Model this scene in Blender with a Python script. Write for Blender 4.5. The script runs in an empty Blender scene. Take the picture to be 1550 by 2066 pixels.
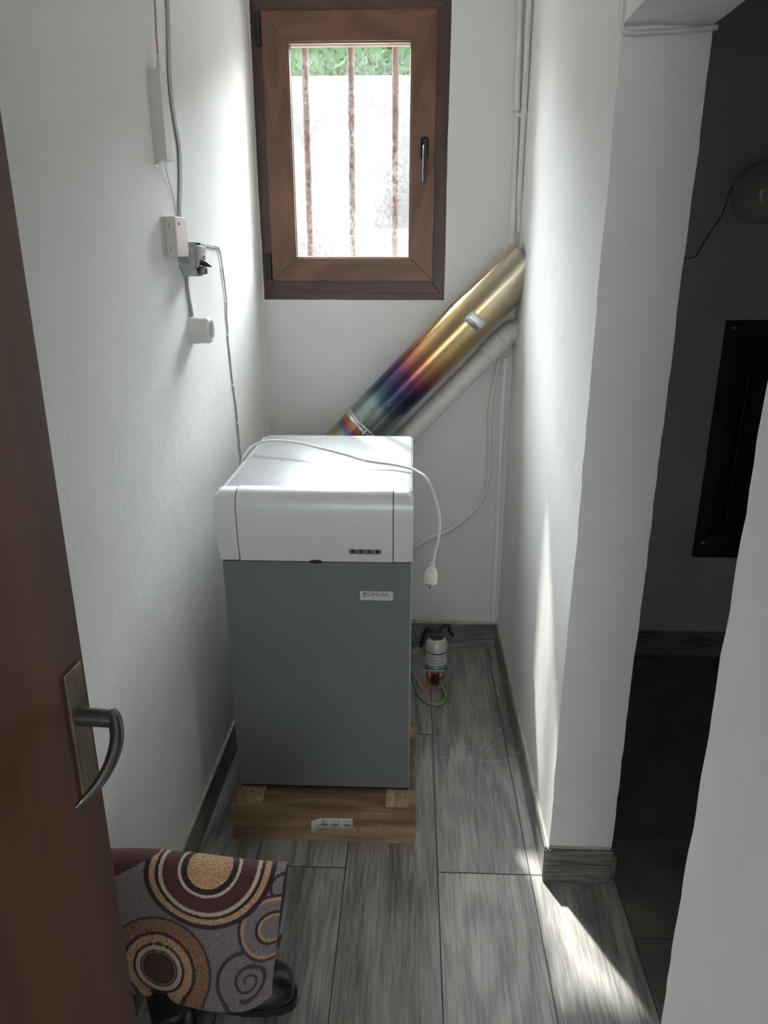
import bpy, bmesh, math, random
from mathutils import Vector, Matrix, noise

random.seed(7)
scene = bpy.context.scene
COL = scene.collection

# ------------------------------------------------------------------ camera
cam_data = bpy.data.cameras.new('camera')
cam = bpy.data.objects.new('camera', cam_data)
COL.objects.link(cam)
cam_data.sensor_fit = 'VERTICAL'
cam_data.sensor_height = 24.0
cam_data.lens = 24.0 * 1500.0 / 2066.0
cam_data.clip_start = 0.02
cam.location = (0, 0, 1.5)
TILT = math.atan(515 / 1500.0)
YAW = math.atan(61 * math.cos(TILT) / 1500.0)
cam.rotation_euler = (math.radians(90) - TILT, 0, YAW)
scene.camera = cam

# ------------------------------------------------------------------ world, sun, exposure
SKY_STRENGTH = 30.0
SUN_STRENGTH = 4.6
EXPOSURE = 1.02
world = bpy.data.worlds.new('sky')
scene.world = world
world.use_nodes = True
wn = world.node_tree
bg = wn.nodes['Background']
bg.inputs[0].default_value = (0.90, 0.95, 1.0, 1)
bg.inputs[1].default_value = SKY_STRENGTH
sun_d = bpy.data.lights.new('sun', 'SUN')
sun_d.energy = SUN_STRENGTH
sun_d.angle = math.radians(1.6)
sun_d.color = (1.0, 0.965, 0.90)
sun = bpy.data.objects.new('sun', sun_d)
COL.objects.link(sun)
sun.location = (-2, 6, 6)
sun.rotation_euler = Vector((0.44, -1.0, -1.33)).to_track_quat('-Z', 'Y').to_euler()
# added wide sun lamp, stands in for sunlight scattered by the dusty pane
halo_d = bpy.data.lights.new('glow_fill_sun', 'SUN')
halo_d.energy = 8.0
halo_d.angle = math.radians(52)
halo_d.color = (0.97, 0.985, 1.0)
halo = bpy.data.objects.new('glow_fill_sun', halo_d)
COL.objects.link(halo)
halo.location = (-2, 6, 6.5)
halo.rotation_euler = Vector((0.34, -1.0, -1.20)).to_track_quat('-Z', 'Y').to_euler()
port_d = bpy.data.lights.new('window_portal', 'AREA')
port_d.shape = 'RECTANGLE'
port_d.size = 0.46
port_d.size_y = 0.72
port_d.cycles.is_portal = True
port = bpy.data.objects.new('window_portal', port_d)
COL.objects.link(port)
port.location = (-0.215, 2.785, 1.82)
port.rotation_euler = (math.radians(-90), 0, 0)
port2_d = bpy.data.lights.new('fill_window_portal', 'AREA')  # sampling portal for the added fill opening behind the camera
port2_d.shape = 'RECTANGLE'
port2_d.size = 0.90
port2_d.size_y = 1.00
port2_d.cycles.is_portal = True
port2 = bpy.data.objects.new('fill_window_portal', port2_d)
COL.objects.link(port2)
port2.location = (-0.10, -1.80, 1.25)
port2.rotation_euler = (math.radians(90), 0, 0)
scene.view_settings.view_transform = 'Standard'
scene.view_settings.look = 'None'
scene.view_settings.exposure = EXPOSURE
scene.view_settings.gamma = 1.0
scene.view_settings.use_curve_mapping = False
try:
    scene.cycles.max_bounces = 14
    scene.cycles.diffuse_bounces = 8
    scene.cycles.transparent_max_bounces = 16
    scene.cycles.sample_clamp_indirect = 6.0
    scene.cycles.use_denoising = True
except Exception:
    pass

# ------------------------------------------------------------------ helpers
def link(o):
    COL.objects.link(o)
    return o

def obj(name, bm, mat, parent=None, smooth=False, kind=None, autosmooth=None):
    me = bpy.data.meshes.new(name)
    bmesh.ops.recalc_face_normals(bm, faces=bm.faces)
    bm.to_mesh(me)
    bm.free()
    if mat is not None:
        for m in (mat if isinstance(mat, (list, tuple)) else [mat]):
            me.materials.append(m)
    o = link(bpy.data.objects.new(name, me))
    if smooth:
        for p in me.polygons:
            p.use_smooth = True
        if autosmooth:
            me.set_sharp_from_angle(angle=math.radians(autosmooth))
    if parent is not None:
        o.parent = parent
    if kind:
        o['kind'] = kind
    return o

def tag(o, label, cat, group=None):
    o['label'] = label
    o['category'] = cat
    if group:
        o['group'] = group
    return o

def thing(name, label, cat, loc=(0, 0, 0), rot=(0, 0, 0), group=None):
    o = bpy.data.objects.new(name, None)
    o.empty_display_size = 0.05
    link(o)
    o.location = loc
    o.rotation_euler = rot
    return tag(o, label, cat, group)

def box(bm, x0, x1, y0, y1, z0, z1, bevel=0.0, seg=2, mi=0):
    r = bmesh.ops.create_cube(bm, size=1.0)
    vs = r['verts']
    for v in vs:
        v.co = Vector(((x0 + x1) / 2 + v.co.x * (x1 - x0), (y0 + y1) / 2 + v.co.y * (y1 - y0), (z0 + z1) / 2 + v.co.z * (z1 - z0)))
    fs = set(f for v in vs for f in v.link_faces)
    for f in fs:
        f.material_index = mi
    if bevel > 0:
        es = list(set(e for v in vs for e in v.link_edges))
        bmesh.ops.bevel(bm, geom=es, offset=bevel, segments=seg, profile=0.6, affect='EDGES')
    return bm

def BX(*a, **k):
    return box(bmesh.new(), *a, **k)

def gbox(bm, x0, x1, y0, y1, z0, z1, cell=0.05):
    def ticks(a, b):
        n = max(1, int(round((b - a) / cell)))
        return [a + (b - a) * i / n for i in range(n + 1)]
    X, Y, Z = ticks(x0, x1), ticks(y0, y1), ticks(z0, z1)
    cache = {}
    def V(x, y, z):
        k = (round(x, 5), round(y, 5), round(z, 5))
        if k not in cache:
            cache[k] = bm.verts.new(k)
        return cache[k]
    def quad(a, b, c, d):
        try:
            bm.faces.new((a, b, c, d))
        except ValueError:
            pass
    for i in range(len(X) - 1):
        for j in range(len(Y) - 1):
            for z in (z0, z1):
                quad(V(X[i], Y[j], z), V(X[i + 1], Y[j], z), V(X[i + 1], Y[j + 1], z), V(X[i], Y[j + 1], z))
        for j in range(len(Z) - 1):
            for y in (y0, y1):
                quad(V(X[i], y, Z[j]), V(X[i + 1], y, Z[j]), V(X[i + 1], y, Z[j + 1]), V(X[i], y, Z[j + 1]))
    for i in range(len(Y) - 1):
        for j in range(len(Z) - 1):
            for x in (x0, x1):
                quad(V(x, Y[i], Z[j]), V(x, Y[i + 1], Z[j]), V(x, Y[i + 1], Z[j + 1]), V(x, Y[i], Z[j + 1]))
    return bm

def wobble(bm, amp=0.003, freq=3.0, amp2=0.0012, freq2=22.0):
    for v in bm.verts:
        a = noise.noise_vector(v.co * freq) * amp + noise.noise_vector(v.co * freq2 + Vector((9, 3, 5))) * amp2
        v.co += a
    return bm

def smooth_path(pts, n=8, closed=False):
    P = [Vector(p) for p in pts]
    if n <= 1:
        return P
    out = []
    for i in range(len(P) - 1):
        p0 = P[i - 1] if i > 0 else P[i] * 2 - P[i + 1]
        p1, p2 = P[i], P[i + 1]
        p3 = P[i + 2] if i + 2 < len(P) else P[i + 1] * 2 - P[i]
        for k in range(n):
            t = k / n
            out.append(0.5 * ((2 * p1) + (p2 - p0) * t + (2 * p0 - 5 * p1 + 4 * p2 - p3) * t * t + (3 * p1 - p0 - 3 * p2 + p3) * t ** 3))
    out.append(P[-1])
    return out

def sweep(bm, path, r, seg=12, cap=True, sx=1.0, up=None, mi=0):
    """tube along path; r scalar or list; sx flattens along the second axis."""
    P = [Vector(p) for p in path]
    n = len(P)
    R = r if isinstance(r, (list, tuple)) else [r] * n
    T = []
    for i in range(n):
        a = P[max(0, i - 1)]
        b = P[min(n - 1, i + 1)]
        T.append((b - a).normalized())
    nrm = Vector(up) if up else T[0].orthogonal()
    rings = []
    for i in range(n):
        if up:
            u = (Vector(up) - T[i] * Vector(up).dot(T[i])).normalized()
        else:
            nrm = (nrm - T[i] * nrm.dot(T[i])).normalized()
            u = nrm
        w = T[i].cross(u)
        ring = []
        for k in range(seg):
            a = 2 * math.pi * k / seg
            ring.append(bm.verts.new(P[i] + (u * math.cos(a) * sx + w * math.sin(a)) * R[i]))
        rings.append(ring)
    for i in range(n - 1):
        for k in range(seg):
            f = bm.faces.new((rings[i][k], rings[i][(k + 1) % seg], rings[i + 1][(k + 1) % seg], rings[i + 1][k]))
            f.material_index = mi
    if cap:
        bm.faces.new(rings[0]).material_index = mi
        bm.faces.new(list(reversed(rings[-1]))).material_index = mi
    return bm

def lathe(bm, prof, M=Matrix(), seg=32, mi=0):
    """prof: list of (r, z) revolved about local Z, transformed by M."""
    rings = []
    for r, z in prof:
        if r < 1e-6:
            rings.append([bm.verts.new(M @ Vector((0, 0, z)))])
        else:
            rings.append([bm.verts.new(M @ Vector((r * math.cos(2 * math.pi * k / seg), r * math.sin(2 * math.pi * k / seg), z))) for k in range(seg)])
    for a, b in zip(rings, rings[1:]):
        for k in range(seg):
            k2 = (k + 1) % seg
            if len(a) == 1 and len(b) == 1:
                continue
            if len(a) == 1:
                f = bm.faces.new((a[0], b[k], b[k2]))
            elif len(b) == 1:
                f = bm.faces.new((a[k], b[0], a[k2]))
            else:
                f = bm.faces.new((a[k], b[k], b[k2], a[k2]))
            f.material_index = mi
    return bm

def axis_matrix(origin, direction):
    q = Vector(direction).normalized().to_track_quat('Z', 'Y')
    return Matrix.Translation(Vector(origin)) @ q.to_matrix().to_4x4()

def text_mesh(name, body, size, M, mat, parent, depth=0.0004, bold=0.0, spacing=1.0):
    cu = bpy.data.curves.new(name, 'FONT')
    cu.body = body
    cu.size = size
    cu.extrude = depth
    cu.offset = bold
    cu.align_x = 'CENTER'
    cu.align_y = 'CENTER'
    cu.space_character = spacing
    tmp = bpy.data.objects.new(name + '_tmp', cu)
    link(tmp)
    dg = bpy.context.evaluated_depsgraph_get()
    me = bpy.data.meshes.new_from_object(tmp.evaluated_get(dg))
    bpy.data.objects.remove(tmp)
    bpy.data.curves.remove(cu)
    me.transform(M)
    me.name = name
    me.materials.clear()
    me.materials.append(mat)
    o = link(bpy.data.objects.new(name, me))
    if parent is not None:
        o.parent = parent
    return o

# matrix: text laid in the XZ plane facing -Y
FACE_FRONT = Matrix.Rotation(math.radians(90), 4, 'X')

# ------------------------------------------------------------------ materials
def new_mat(name):
    m = bpy.data.materials.new(name)
    m.use_nodes = True
    nt = m.node_tree
    return m, nt, nt.nodes['Principled BSDF']

def N(nt, typ, **kw):
    n = nt.nodes.new(typ)
    for k, v in kw.items():
        if k == 'ins':
            for kk, vv in v.items():
                n.inputs[kk].default_value = vv
        else:
            setattr(n, k, v)
    return n

def L(nt, a, b):
    nt.links.new(a, b)

def ramp(nt, stops, interp='LINEAR'):
    r = nt.nodes.new('ShaderNodeValToRGB')
    r.color_ramp.interpolation = interp
    e = r.color_ramp.elements
    while len(e) < len(stops):
        e.new(0.5)
    for i, (p, c) in enumerate(stops):
        e[i].position = p
        e[i].color = (c[0], c[1], c[2], 1)
    return r

def plain(name, col, rough=0.5, metal=0.0, noise_amt=0.06, scale=25.0, bump=0.0, bscale=120.0, spec=0.5, coat=0.0, coords='Object'):
    m, nt, b = new_mat(name)
    tc = N(nt, 'ShaderNodeTexCoord')
    nz = N(nt, 'ShaderNodeTexNoise', ins={'Scale': scale, 'Detail': 4.0})
    L(nt, tc.outputs[coords], nz.inputs['Vector'])
    lo = [max(0, c * (1 - noise_amt)) for c in col]
    hi = [min(1, c * (1 + noise_amt)) for c in col]
    r = ramp(nt, [(0.3, lo), (0.7, hi)])
    L(nt, nz.outputs['Fac'], r.inputs['Fac'])
    L(nt, r.outputs['Color'], b.inputs['Base Color'])
    b.inputs['Roughness'].default_value = rough
    b.inputs['Metallic'].default_value = metal
    b.inputs['Specular IOR Level'].default_value = spec
    b.inputs['Coat Weight'].default_value = coat
    if bump:
        n2 = N(nt, 'ShaderNodeTexNoise', ins={'Scale': bscale, 'Detail': 5.0})
        L(nt, tc.outputs[coords], n2.inputs['Vector'])
        bp = N(nt, 'ShaderNodeBump', ins={'Strength': bump, 'Distance': 0.002})
        L(nt, n2.outputs['Fac'], bp.inputs['Height'])
        L(nt, bp.outputs['Normal'], b.inputs['Normal'])
    return m

def plaster(name, col, dirt=(0.55, 0.52, 0.46), bump=0.5, stain=0.10):
    m, nt, b = new_mat(name)
    tc = N(nt, 'ShaderNodeTexCoord')
    big = N(nt, 'ShaderNodeTexNoise', ins={'Scale': 2.2, 'Detail': 6.0, 'Roughness': 0.6})
    L(nt, tc.outputs['Object'], big.inputs['Vector'])
    r = ramp(nt, [(0.30, [c * 0.95 for c in col]), (0.65, col)])
    L(nt, big.outputs['Fac'], r.inputs['Fac'])
    # dirt streaks
    mp = N(nt, 'ShaderNodeMapping', ins={'Scale': (5.0, 5.0, 1.8)})
    L(nt, tc.outputs['Object'], mp.inputs['Vector'])
    st = N(nt, 'ShaderNodeTexNoise', ins={'Scale': 2.0, 'Detail': 8.0, 'Roughness': 0.7})
    L(nt, mp.outputs['Vector'], st.inputs['Vector'])
    sr = ramp(nt, [(0.56, (0, 0, 0)), (0.78, (1, 1, 1))])
    L(nt, st.outputs['Fac'], sr.inputs['Fac'])
    mul = N(nt, 'ShaderNodeMath', operation='MULTIPLY')
    mul.inputs[1].default_value = stain
    L(nt, sr.outputs['Color'], mul.inputs[0])
    # specks
    sp = N(nt, 'ShaderNodeTexVoronoi', ins={'Scale': 26.0, 'Randomness': 1.0})
    L(nt, tc.outputs['Object'], sp.inputs['Vector'])
    spr = ramp(nt, [(0.028, (1, 1, 1)), (0.05, (0, 0, 0))])
    L(nt, sp.outputs['Distance'], spr.inputs['Fac'])
    s2 = N(nt, 'ShaderNodeMath', operation='MULTIPLY')
    s2.inputs[1].default_value = 0.35
    L(nt, spr.outputs['Color'], s2.inputs[0])
    ad = N(nt, 'ShaderNodeMath', operation='MAXIMUM')
    L(nt, mul.outputs[0], ad.inputs[0])
    L(nt, s2.outputs[0], ad.inputs[1])
    mx = N(nt, 'ShaderNodeMixRGB', ins={'Color2': (*dirt, 1)})
    L(nt, ad.outputs[0], mx.inputs['Fac'])
    L(nt, r.outputs['Color'], mx.inputs['Color1'])
    L(nt, mx.outputs['Color'], b.inputs['Base Color'])
    b.inputs['Roughness'].default_value = 0.75
    b.inputs['Specular IOR Level'].default_value = 0.3
    # bumps: trowel + grain
    m2 = N(nt, 'ShaderNodeMapping', ins={'Scale': (1, 1, 0.8)})
    L(nt, tc.outputs['Object'], m2.inputs['Vector'])
    g1 = N(nt, 'ShaderNodeTexNoise', ins={'Scale': 18.0, 'Detail': 6.0, 'Roughness': 0.55, 'Distortion': 0.8})
    L(nt, m2.outputs['Vector'], g1.inputs['Vector'])
    g2 = N(nt, 'ShaderNodeTexNoise', ins={'Scale': 140.0, 'Detail': 3.0})
    L(nt, m2.outputs['Vector'], g2.inputs['Vector'])
    b1 = N(nt, 'ShaderNodeBump', ins={'Strength': bump, 'Distance': 0.0035})
    L(nt, g1.outputs['Fac'], b1.inputs['Height'])
    b2 = N(nt, 'ShaderNodeBump', ins={'Strength': bump * 0.7, 'Distance': 0.0012})
    L(nt, g2.outputs['Fac'], b2.inputs['Height'])
    L(nt, b1.outputs['Normal'], b2.inputs['Normal'])
    L(nt, b2.outputs['Normal'], b.inputs['Normal'])
    return m

def wood(name, c_dark, c_light, axis='Z', rough=0.4, grain=60.0, bump=0.15, ring=0.5, coat=0.0, scale=1.0, use_attr=False, knots=0.0, spec=0.5, fine_amt=0.5):
    """wood grain stretched along axis, in object coordinates"""
    m, nt, b = new_mat(name)
    tc = N(nt, 'ShaderNodeTexCoord')
    base_vec = tc.outputs['Object']
    if use_attr:
        at = N(nt, 'ShaderNodeAttribute', attribute_name='plank')
        off = N(nt, 'ShaderNodeVectorMath', operation='SCALE')
        off.inputs['Scale'].default_value = 17.0
        L(nt, at.outputs['Color'], off.inputs[0])
        av = N(nt, 'ShaderNodeVectorMath', operation='ADD')
        L(nt, base_vec, av.inputs[0])
        L(nt, off.outputs[0], av.inputs[1])
        base_vec = av.outputs[0]
    s = {'X': (0.06, 1, 1), 'Y': (1, 0.06, 1), 'Z': (1, 1, 0.06)}[axis]
    mp = N(nt, 'ShaderNodeMapping', ins={'Scale': tuple(v * scale for v in s)})
    L(nt, base_vec, mp.inputs['Vector'])
    # warp
    wz = N(nt, 'ShaderNodeTexNoise', ins={'Scale': 5.0, 'Detail': 3.0})
    L(nt, mp.outputs['Vector'], wz.inputs['Vector'])
    fine = N(nt, 'ShaderNodeTexNoise', ins={'Scale': grain * 2.2, 'Detail': 5.0, 'Roughness': 0.65, 'Distortion': 0.3})
    L(nt, mp.outputs['Vector'], fine.inputs['Vector'])
    s3 = {'X': (0.22, 1, 1), 'Y': (1, 0.22, 1), 'Z': (1, 1, 0.22)}[axis]
    mp3 = N(nt, 'ShaderNodeMapping', ins={'Scale': tuple(v * scale for v in s3)})
    L(nt, base_vec, mp3.inputs['Vector'])
    rg = N(nt, 'ShaderNodeTexNoise', ins={'Scale': 4.5, 'Detail': 1.5, 'Roughness': 0.4})
    L(nt, mp3.outputs['Vector'], rg.inputs['Vector'])
    mlt = N(nt, 'ShaderNodeMath', operation='MULTIPLY')
    mlt.inputs[1].default_value = 34.0
    L(nt, rg.outputs['Fac'], mlt.inputs[0])
    sn = N(nt, 'ShaderNodeMath', operation='SINE')
    L(nt, mlt.outputs[0], sn.inputs[0])
    mr = N(nt, 'ShaderNodeMapRange', ins={'From Min': -1.0, 'From Max': 1.0, 'To Min': 0.5 - ring * 0.5, 'To Max': 0.5 + ring * 0.5})
    L(nt, sn.outputs[0], mr.inputs['Value'])
    fx = N(nt, 'ShaderNodeMapRange', ins={'From Min': 0.32, 'From Max': 0.68, 'To Min': 0.5 - 0.5 * fine_amt, 'To Max': 0.5 + 0.5 * fine_amt})
    L(nt, fine.outputs['Fac'], fx.inputs['Value'])
    mixf = N(nt, 'ShaderNodeMath', operation='ADD')
    L(nt, fx.outputs[0], mixf.inputs[0])
    L(nt, mr.outputs[0], mixf.inputs[1])
    addw = N(nt, 'ShaderNodeMath', operation='ADD')
    L(nt, mixf.outputs[0], addw.inputs[0])
    L(nt, wz.outputs['Fac'], addw.inputs[1])
    div = N(nt, 'ShaderNodeMath', operation='DIVIDE')
    div.inputs[1].default_value = 3.0
    L(nt, addw.outputs[0], div.inputs[0])
    r = ramp(nt, [(0.34, c_dark), (0.50, [(a + q) / 2 for a, q in zip(c_dark, c_light)]), (0.64, c_light)])
    L(nt, div.outputs[0], r.inputs['Fac'])
    out = r.outputs['Color']
    if knots:
        mk = N(nt, 'ShaderNodeMapping', ins={'Scale': tuple((1.0 if v == 1 else 0.42) for v in s)})
        L(nt, base_vec, mk.inputs['Vector'])
        vk = N(nt, 'ShaderNodeTexVoronoi', ins={'Scale': 3.2, 'Randomness': 1.0})
        L(nt, mk.outputs['Vector'], vk.inputs['Vector'])
        kr = ramp(nt, [(0.04, (1, 1, 1)), (0.15, (0, 0, 0))])
        L(nt, vk.outputs['Distance'], kr.inputs['Fac'])
        km = N(nt, 'ShaderNodeMath', operation='MULTIPLY')
        km.inputs[1].default_value = knots
        L(nt, kr.outputs['Color'], km.inputs[0])
        kn = N(nt, 'ShaderNodeMath', operation='MULTIPLY')
        L(nt, km.outputs[0], kn.inputs[0])
        L(nt, fine.outputs['Fac'], kn.inputs[1])
        kx = N(nt, 'ShaderNodeMixRGB', ins={'Color2': (*[c * 0.35 for c in c_dark], 1)})
        L(nt, kn.outputs[0], kx.inputs['Fac'])
        L(nt, out, kx.inputs['Color1'])
        out = kx.outputs['Color']
    if use_attr:
        hs = N(nt, 'ShaderNodeHueSaturation')
        sep = N(nt, 'ShaderNodeSeparateColor')
        L(nt, at.outputs['Color'], sep.inputs[0])
        v2 = N(nt, 'ShaderNodeMapRange', ins={'To Min': 0.88, 'To Max': 1.14})
        L(nt, sep.outputs[2], v2.inputs['Value'])
        L(nt, v2.outputs[0], hs.inputs['Value'])
        L(nt, out, hs.inputs['Color'])
        out = hs.outputs['Color']
    L(nt, out, b.inputs['Base Color'])
    rr = N(nt, 'ShaderNodeMapRange', ins={'To Min': rough - 0.07, 'To Max': rough + 0.1})
    L(nt, fine.outputs['Fac'], rr.inputs['Value'])
    L(nt, rr.outputs[0], b.inputs['Roughness'])
    b.inputs['Specular IOR Level'].default_value = spec
    b.inputs['Coat Weight'].default_value = coat
    b.inputs['Coat Roughness'].default_value = 0.40
    b.inputs['Coat IOR'].default_value = 1.65
    bp = N(nt, 'ShaderNodeBump', ins={'Strength': bump, 'Distance': 0.001})
    L(nt, div.outputs[0], bp.inputs['Height'])
    L(nt, bp.outputs['Normal'], b.inputs['Normal'])
    return m

M_WALL = plaster('white_plaster', (0.85, 0.85, 0.835), bump=0.42)
M_WALLB = plaster('white_plaster_rough', (0.74, 0.74, 0.725), bump=0.8, stain=0.22)
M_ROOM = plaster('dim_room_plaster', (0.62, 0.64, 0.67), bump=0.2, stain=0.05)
M_FLOOR = wood('grey_wood_tile', (0.105, 0.100, 0.092), (0.46, 0.445, 0.41), 'Y', rough=0.50, grain=42.0, bump=0.22, ring=0.42, use_attr=True, knots=1.4, scale=1.5, spec=1.0, fine_amt=0.8, coat=1.0)
M_BASE = wood('grey_wood_skirting', (0.085, 0.080, 0.073), (0.30, 0.29, 0.265), 'Y', rough=0.42, grain=42.0, bump=0.2, ring=0.4, knots=1.2, scale=1.5, fine_amt=1.1)
M_BASEX = wood('grey_wood_skirting_cross', (0.085, 0.080, 0.073), (0.30, 0.29, 0.265), 'X', rough=0.42, grain=42.0, bump=0.2, ring=0.4, knots=1.2, scale=1.5, fine_amt=1.1)
M_GROUT = plain('grey_grout', (0.10, 0.10, 0.095), 0.9)
M_CAULK = plain('pale_caulk', (0.50, 0.48, 0.42), 0.8, noise_amt=0.25, scale=60, bump=0.6, bscale=150)
M_TILE = plain('brown_grey_tile', (0.17, 0.155, 0.14), 0.5, noise_amt=0.22, scale=9, bump=0.1)
M_WFRAME = wood('dark_walnut_foil', (0.040, 0.017, 0.012), (0.092, 0.040, 0.027), 'Z', rough=0.38, grain=110.0, bump=0.15, ring=0.35, scale=2.0)
M_WFRAMEX = wood('dark_walnut_foil_cross', (0.040, 0.017, 0.012), (0.092, 0.040, 0.027), 'X', rough=0.38, grain=110.0, bump=0.15, ring=0.35, scale=2.0)
M_SASH = wood('walnut_foil', (0.078, 0.032, 0.016), (0.175, 0.078, 0.040), 'Z', rough=0.36, grain=110.0, bump=0.15, ring=0.5, scale=2.0)
M_SASHX = wood('walnut_foil_cross', (0.078, 0.032, 0.016), (0.175, 0.078, 0.040), 'X', rough=0.36, grain=110.0, bump=0.15, ring=0.5, scale=2.0)
M_DOOR = wood('varnished_brown_door', (0.040, 0.015, 0.009), (0.150, 0.058, 0.028), 'Z', rough=0.42, grain=12.0, bump=0.05, ring=0.10, coat=0.10, scale=0.8)
M_PINE = wood('rough_pine', (0.17, 0.10, 0.052), (0.42, 0.28, 0.16), 'X', rough=0.75, grain=30.0, bump=0.35, ring=0.45, scale=2.0, knots=1.2)
M_PINEY = wood('rough_pine_lengthwise', (0.26, 0.175, 0.10), (0.56, 0.41, 0.26), 'Y', rough=0.75, grain=30.0, bump=0.35, ring=0.4, scale=2.0)
M_BLACKP = plain('black_plastic', (0.012, 0.013, 0.014), 0.35)
M_DARK = plain('near_black', (0.004, 0.004, 0.005), 0.6)
M_WHITEP = plain('white_plastic', (0.74, 0.73, 0.69), 0.38, noise_amt=0.03)
M_GREYP = plain('grey_pvc_sheath', (0.42, 0.42, 0.40), 0.5, noise_amt=0.06)
M_PINKP = plain('pinkish_white_plastic', (0.80, 0.69, 0.69), 0.35, noise_amt=0.05, scale=60)
M_BOXP = plain('warm_white_plastic', (0.66, 0.65, 0.62), 0.42, noise_amt=0.03)
M_TAN = plain('tan_cable', (0.42, 0.29, 0.22), 0.5)
M_PAINT = plain('white_painted_pipe', (0.70, 0.70, 0.66), 0.45, noise_amt=0.06, bump=0.35, bscale=60)
M_CERAM = plain('white_ceramic', (0.72, 0.72, 0.68), 0.45, noise_amt=0.08, bump=0.3, bscale=50)
M_LID = plain('lid_grey_steel', (0.33, 0.34, 0.35), 0.38, metal=0.5, noise_amt=0.10, scale=8, bump=0.05, bscale=20)
M_SILVER = plain('silver_plastic', (0.74, 0.745, 0.75), 0.36, metal=0.10, noise_amt=0.02, coat=0.1)
M_CHAR = plain('charcoal_panel', (0.160, 0.170, 0.176), 0.42, noise_amt=0.02, scale=200, coat=0.05)
M_SIDE = plain('side_steel', (0.42, 0.43, 0.44), 0.35, metal=0.6)
M_PLINTH = plain('blue_black_plinth', (0.012, 0.015, 0.022), 0.5)
M_BADGE = plain('badge_silver', (0.56, 0.57, 0.54), 0.3, metal=0.3)
M_BLUE = plain('badge_blue', (0.018, 0.045, 0.16), 0.4)
M_GREYT = plain('badge_grey', (0.26, 0.27, 0.27), 0.4)
M_GALV = plain('galvanised_metal', (0.36, 0.38, 0.39), 0.42, metal=0.7, noise_amt=0.2, scale=50, bump=0.1)
M_CHROME = plain('bright_metal', (0.62, 0.62, 0.60), 0.18, metal=1.0)
M_BRASS = plain('brass_fitting', (0.36, 0.25, 0.12), 0.35, metal=1.0, noise_amt=0.15)
M_BRONZE = plain('aged_bronze', (0.20, 0.155, 0.11), 0.42, metal=0.75, noise_amt=0.25, scale=30)
M_GUNMETAL = plain('dark_gunmetal', (0.16, 0.16, 0.155), 0.28, metal=0.85, noise_amt=0.12, scale=40)
M_ALU = plain('aluminium_foil', (0.80, 0.80, 0.82), 0.25, metal=0.8, bump=0.6, bscale=90)
M_RUBBER = plain('black_rubber', (0.012, 0.013, 0.014), 0.28, noise_amt=0.1, coat=0.15)
M_RED = plain('dark_red_plastic', (0.10, 0.018, 0.016), 0.5)
M_ORANGE = plain('orange_clip', (0.75, 0.20, 0.03), 0.4)
M_GREEN = plain('green_clip', (0.10, 0.50, 0.03), 0.4)
M_HOSE = plain('grey_braided_hose', (0.33, 0.33, 0.30), 0.5, metal=0.1, noise_amt=0.3, scale=300)
M_LABEL = plain('white_label', (0.66, 0.67, 0.68), 0.5, noise_amt=0.04)
M_INK = plain('black_ink', (0.03, 0.03, 0.035), 0.6)
M_PAPER = plain('worn_paper_label', (0.66, 0.64, 0.58), 0.6, noise_amt=0.12, scale=90)
M_GLOBE = plain('opal_glass_globe', (0.55, 0.54, 0.47), 0.15, noise_amt=0.03)
M_BAR = plain('rusty_red_bar', (0.085, 0.055, 0.047), 0.9, spec=0.0, noise_amt=0.3, scale=30)
M_DWOOD = plain('black_brown_wood', (0.022, 0.012, 0.010), 0.5, noise_amt=0.3)
M_WEB = plain('cobweb_silk', (0.75, 0.76, 0.78), 0.5)
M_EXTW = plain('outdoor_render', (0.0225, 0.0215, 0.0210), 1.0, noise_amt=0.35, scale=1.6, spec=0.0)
M_GROUND = plain('outdoor_paving', (0.60, 0.58, 0.53), 0.9, noise_amt=0.15, scale=4)
M_BACKPL = plain('rug_backing', (0.06, 0.06, 0.06), 0.9)

def make_leaf():
    m, nt, b = new_mat('leaves')
    oi = N(nt, 'ShaderNodeTexCoord')
    nz = N(nt, 'ShaderNodeTexNoise', ins={'Scale': 3.0, 'Detail': 5.0})
    L(nt, oi.outputs['Object'], nz.inputs['Vector'])
    r = ramp(nt, [(0.3, (0.006, 0.011, 0.005)), (0.7, (0.015, 0.024, 0.012))])
    L(nt, nz.outputs['Fac'], r.inputs['Fac'])
    L(nt, r.outputs['Color'], b.inputs['Base Color'])
    b.inputs['Roughness'].default_value = 1.0
    b.inputs['Specular IOR Level'].default_value = 0.0
    return m
M_LEAF = make_leaf()

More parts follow.
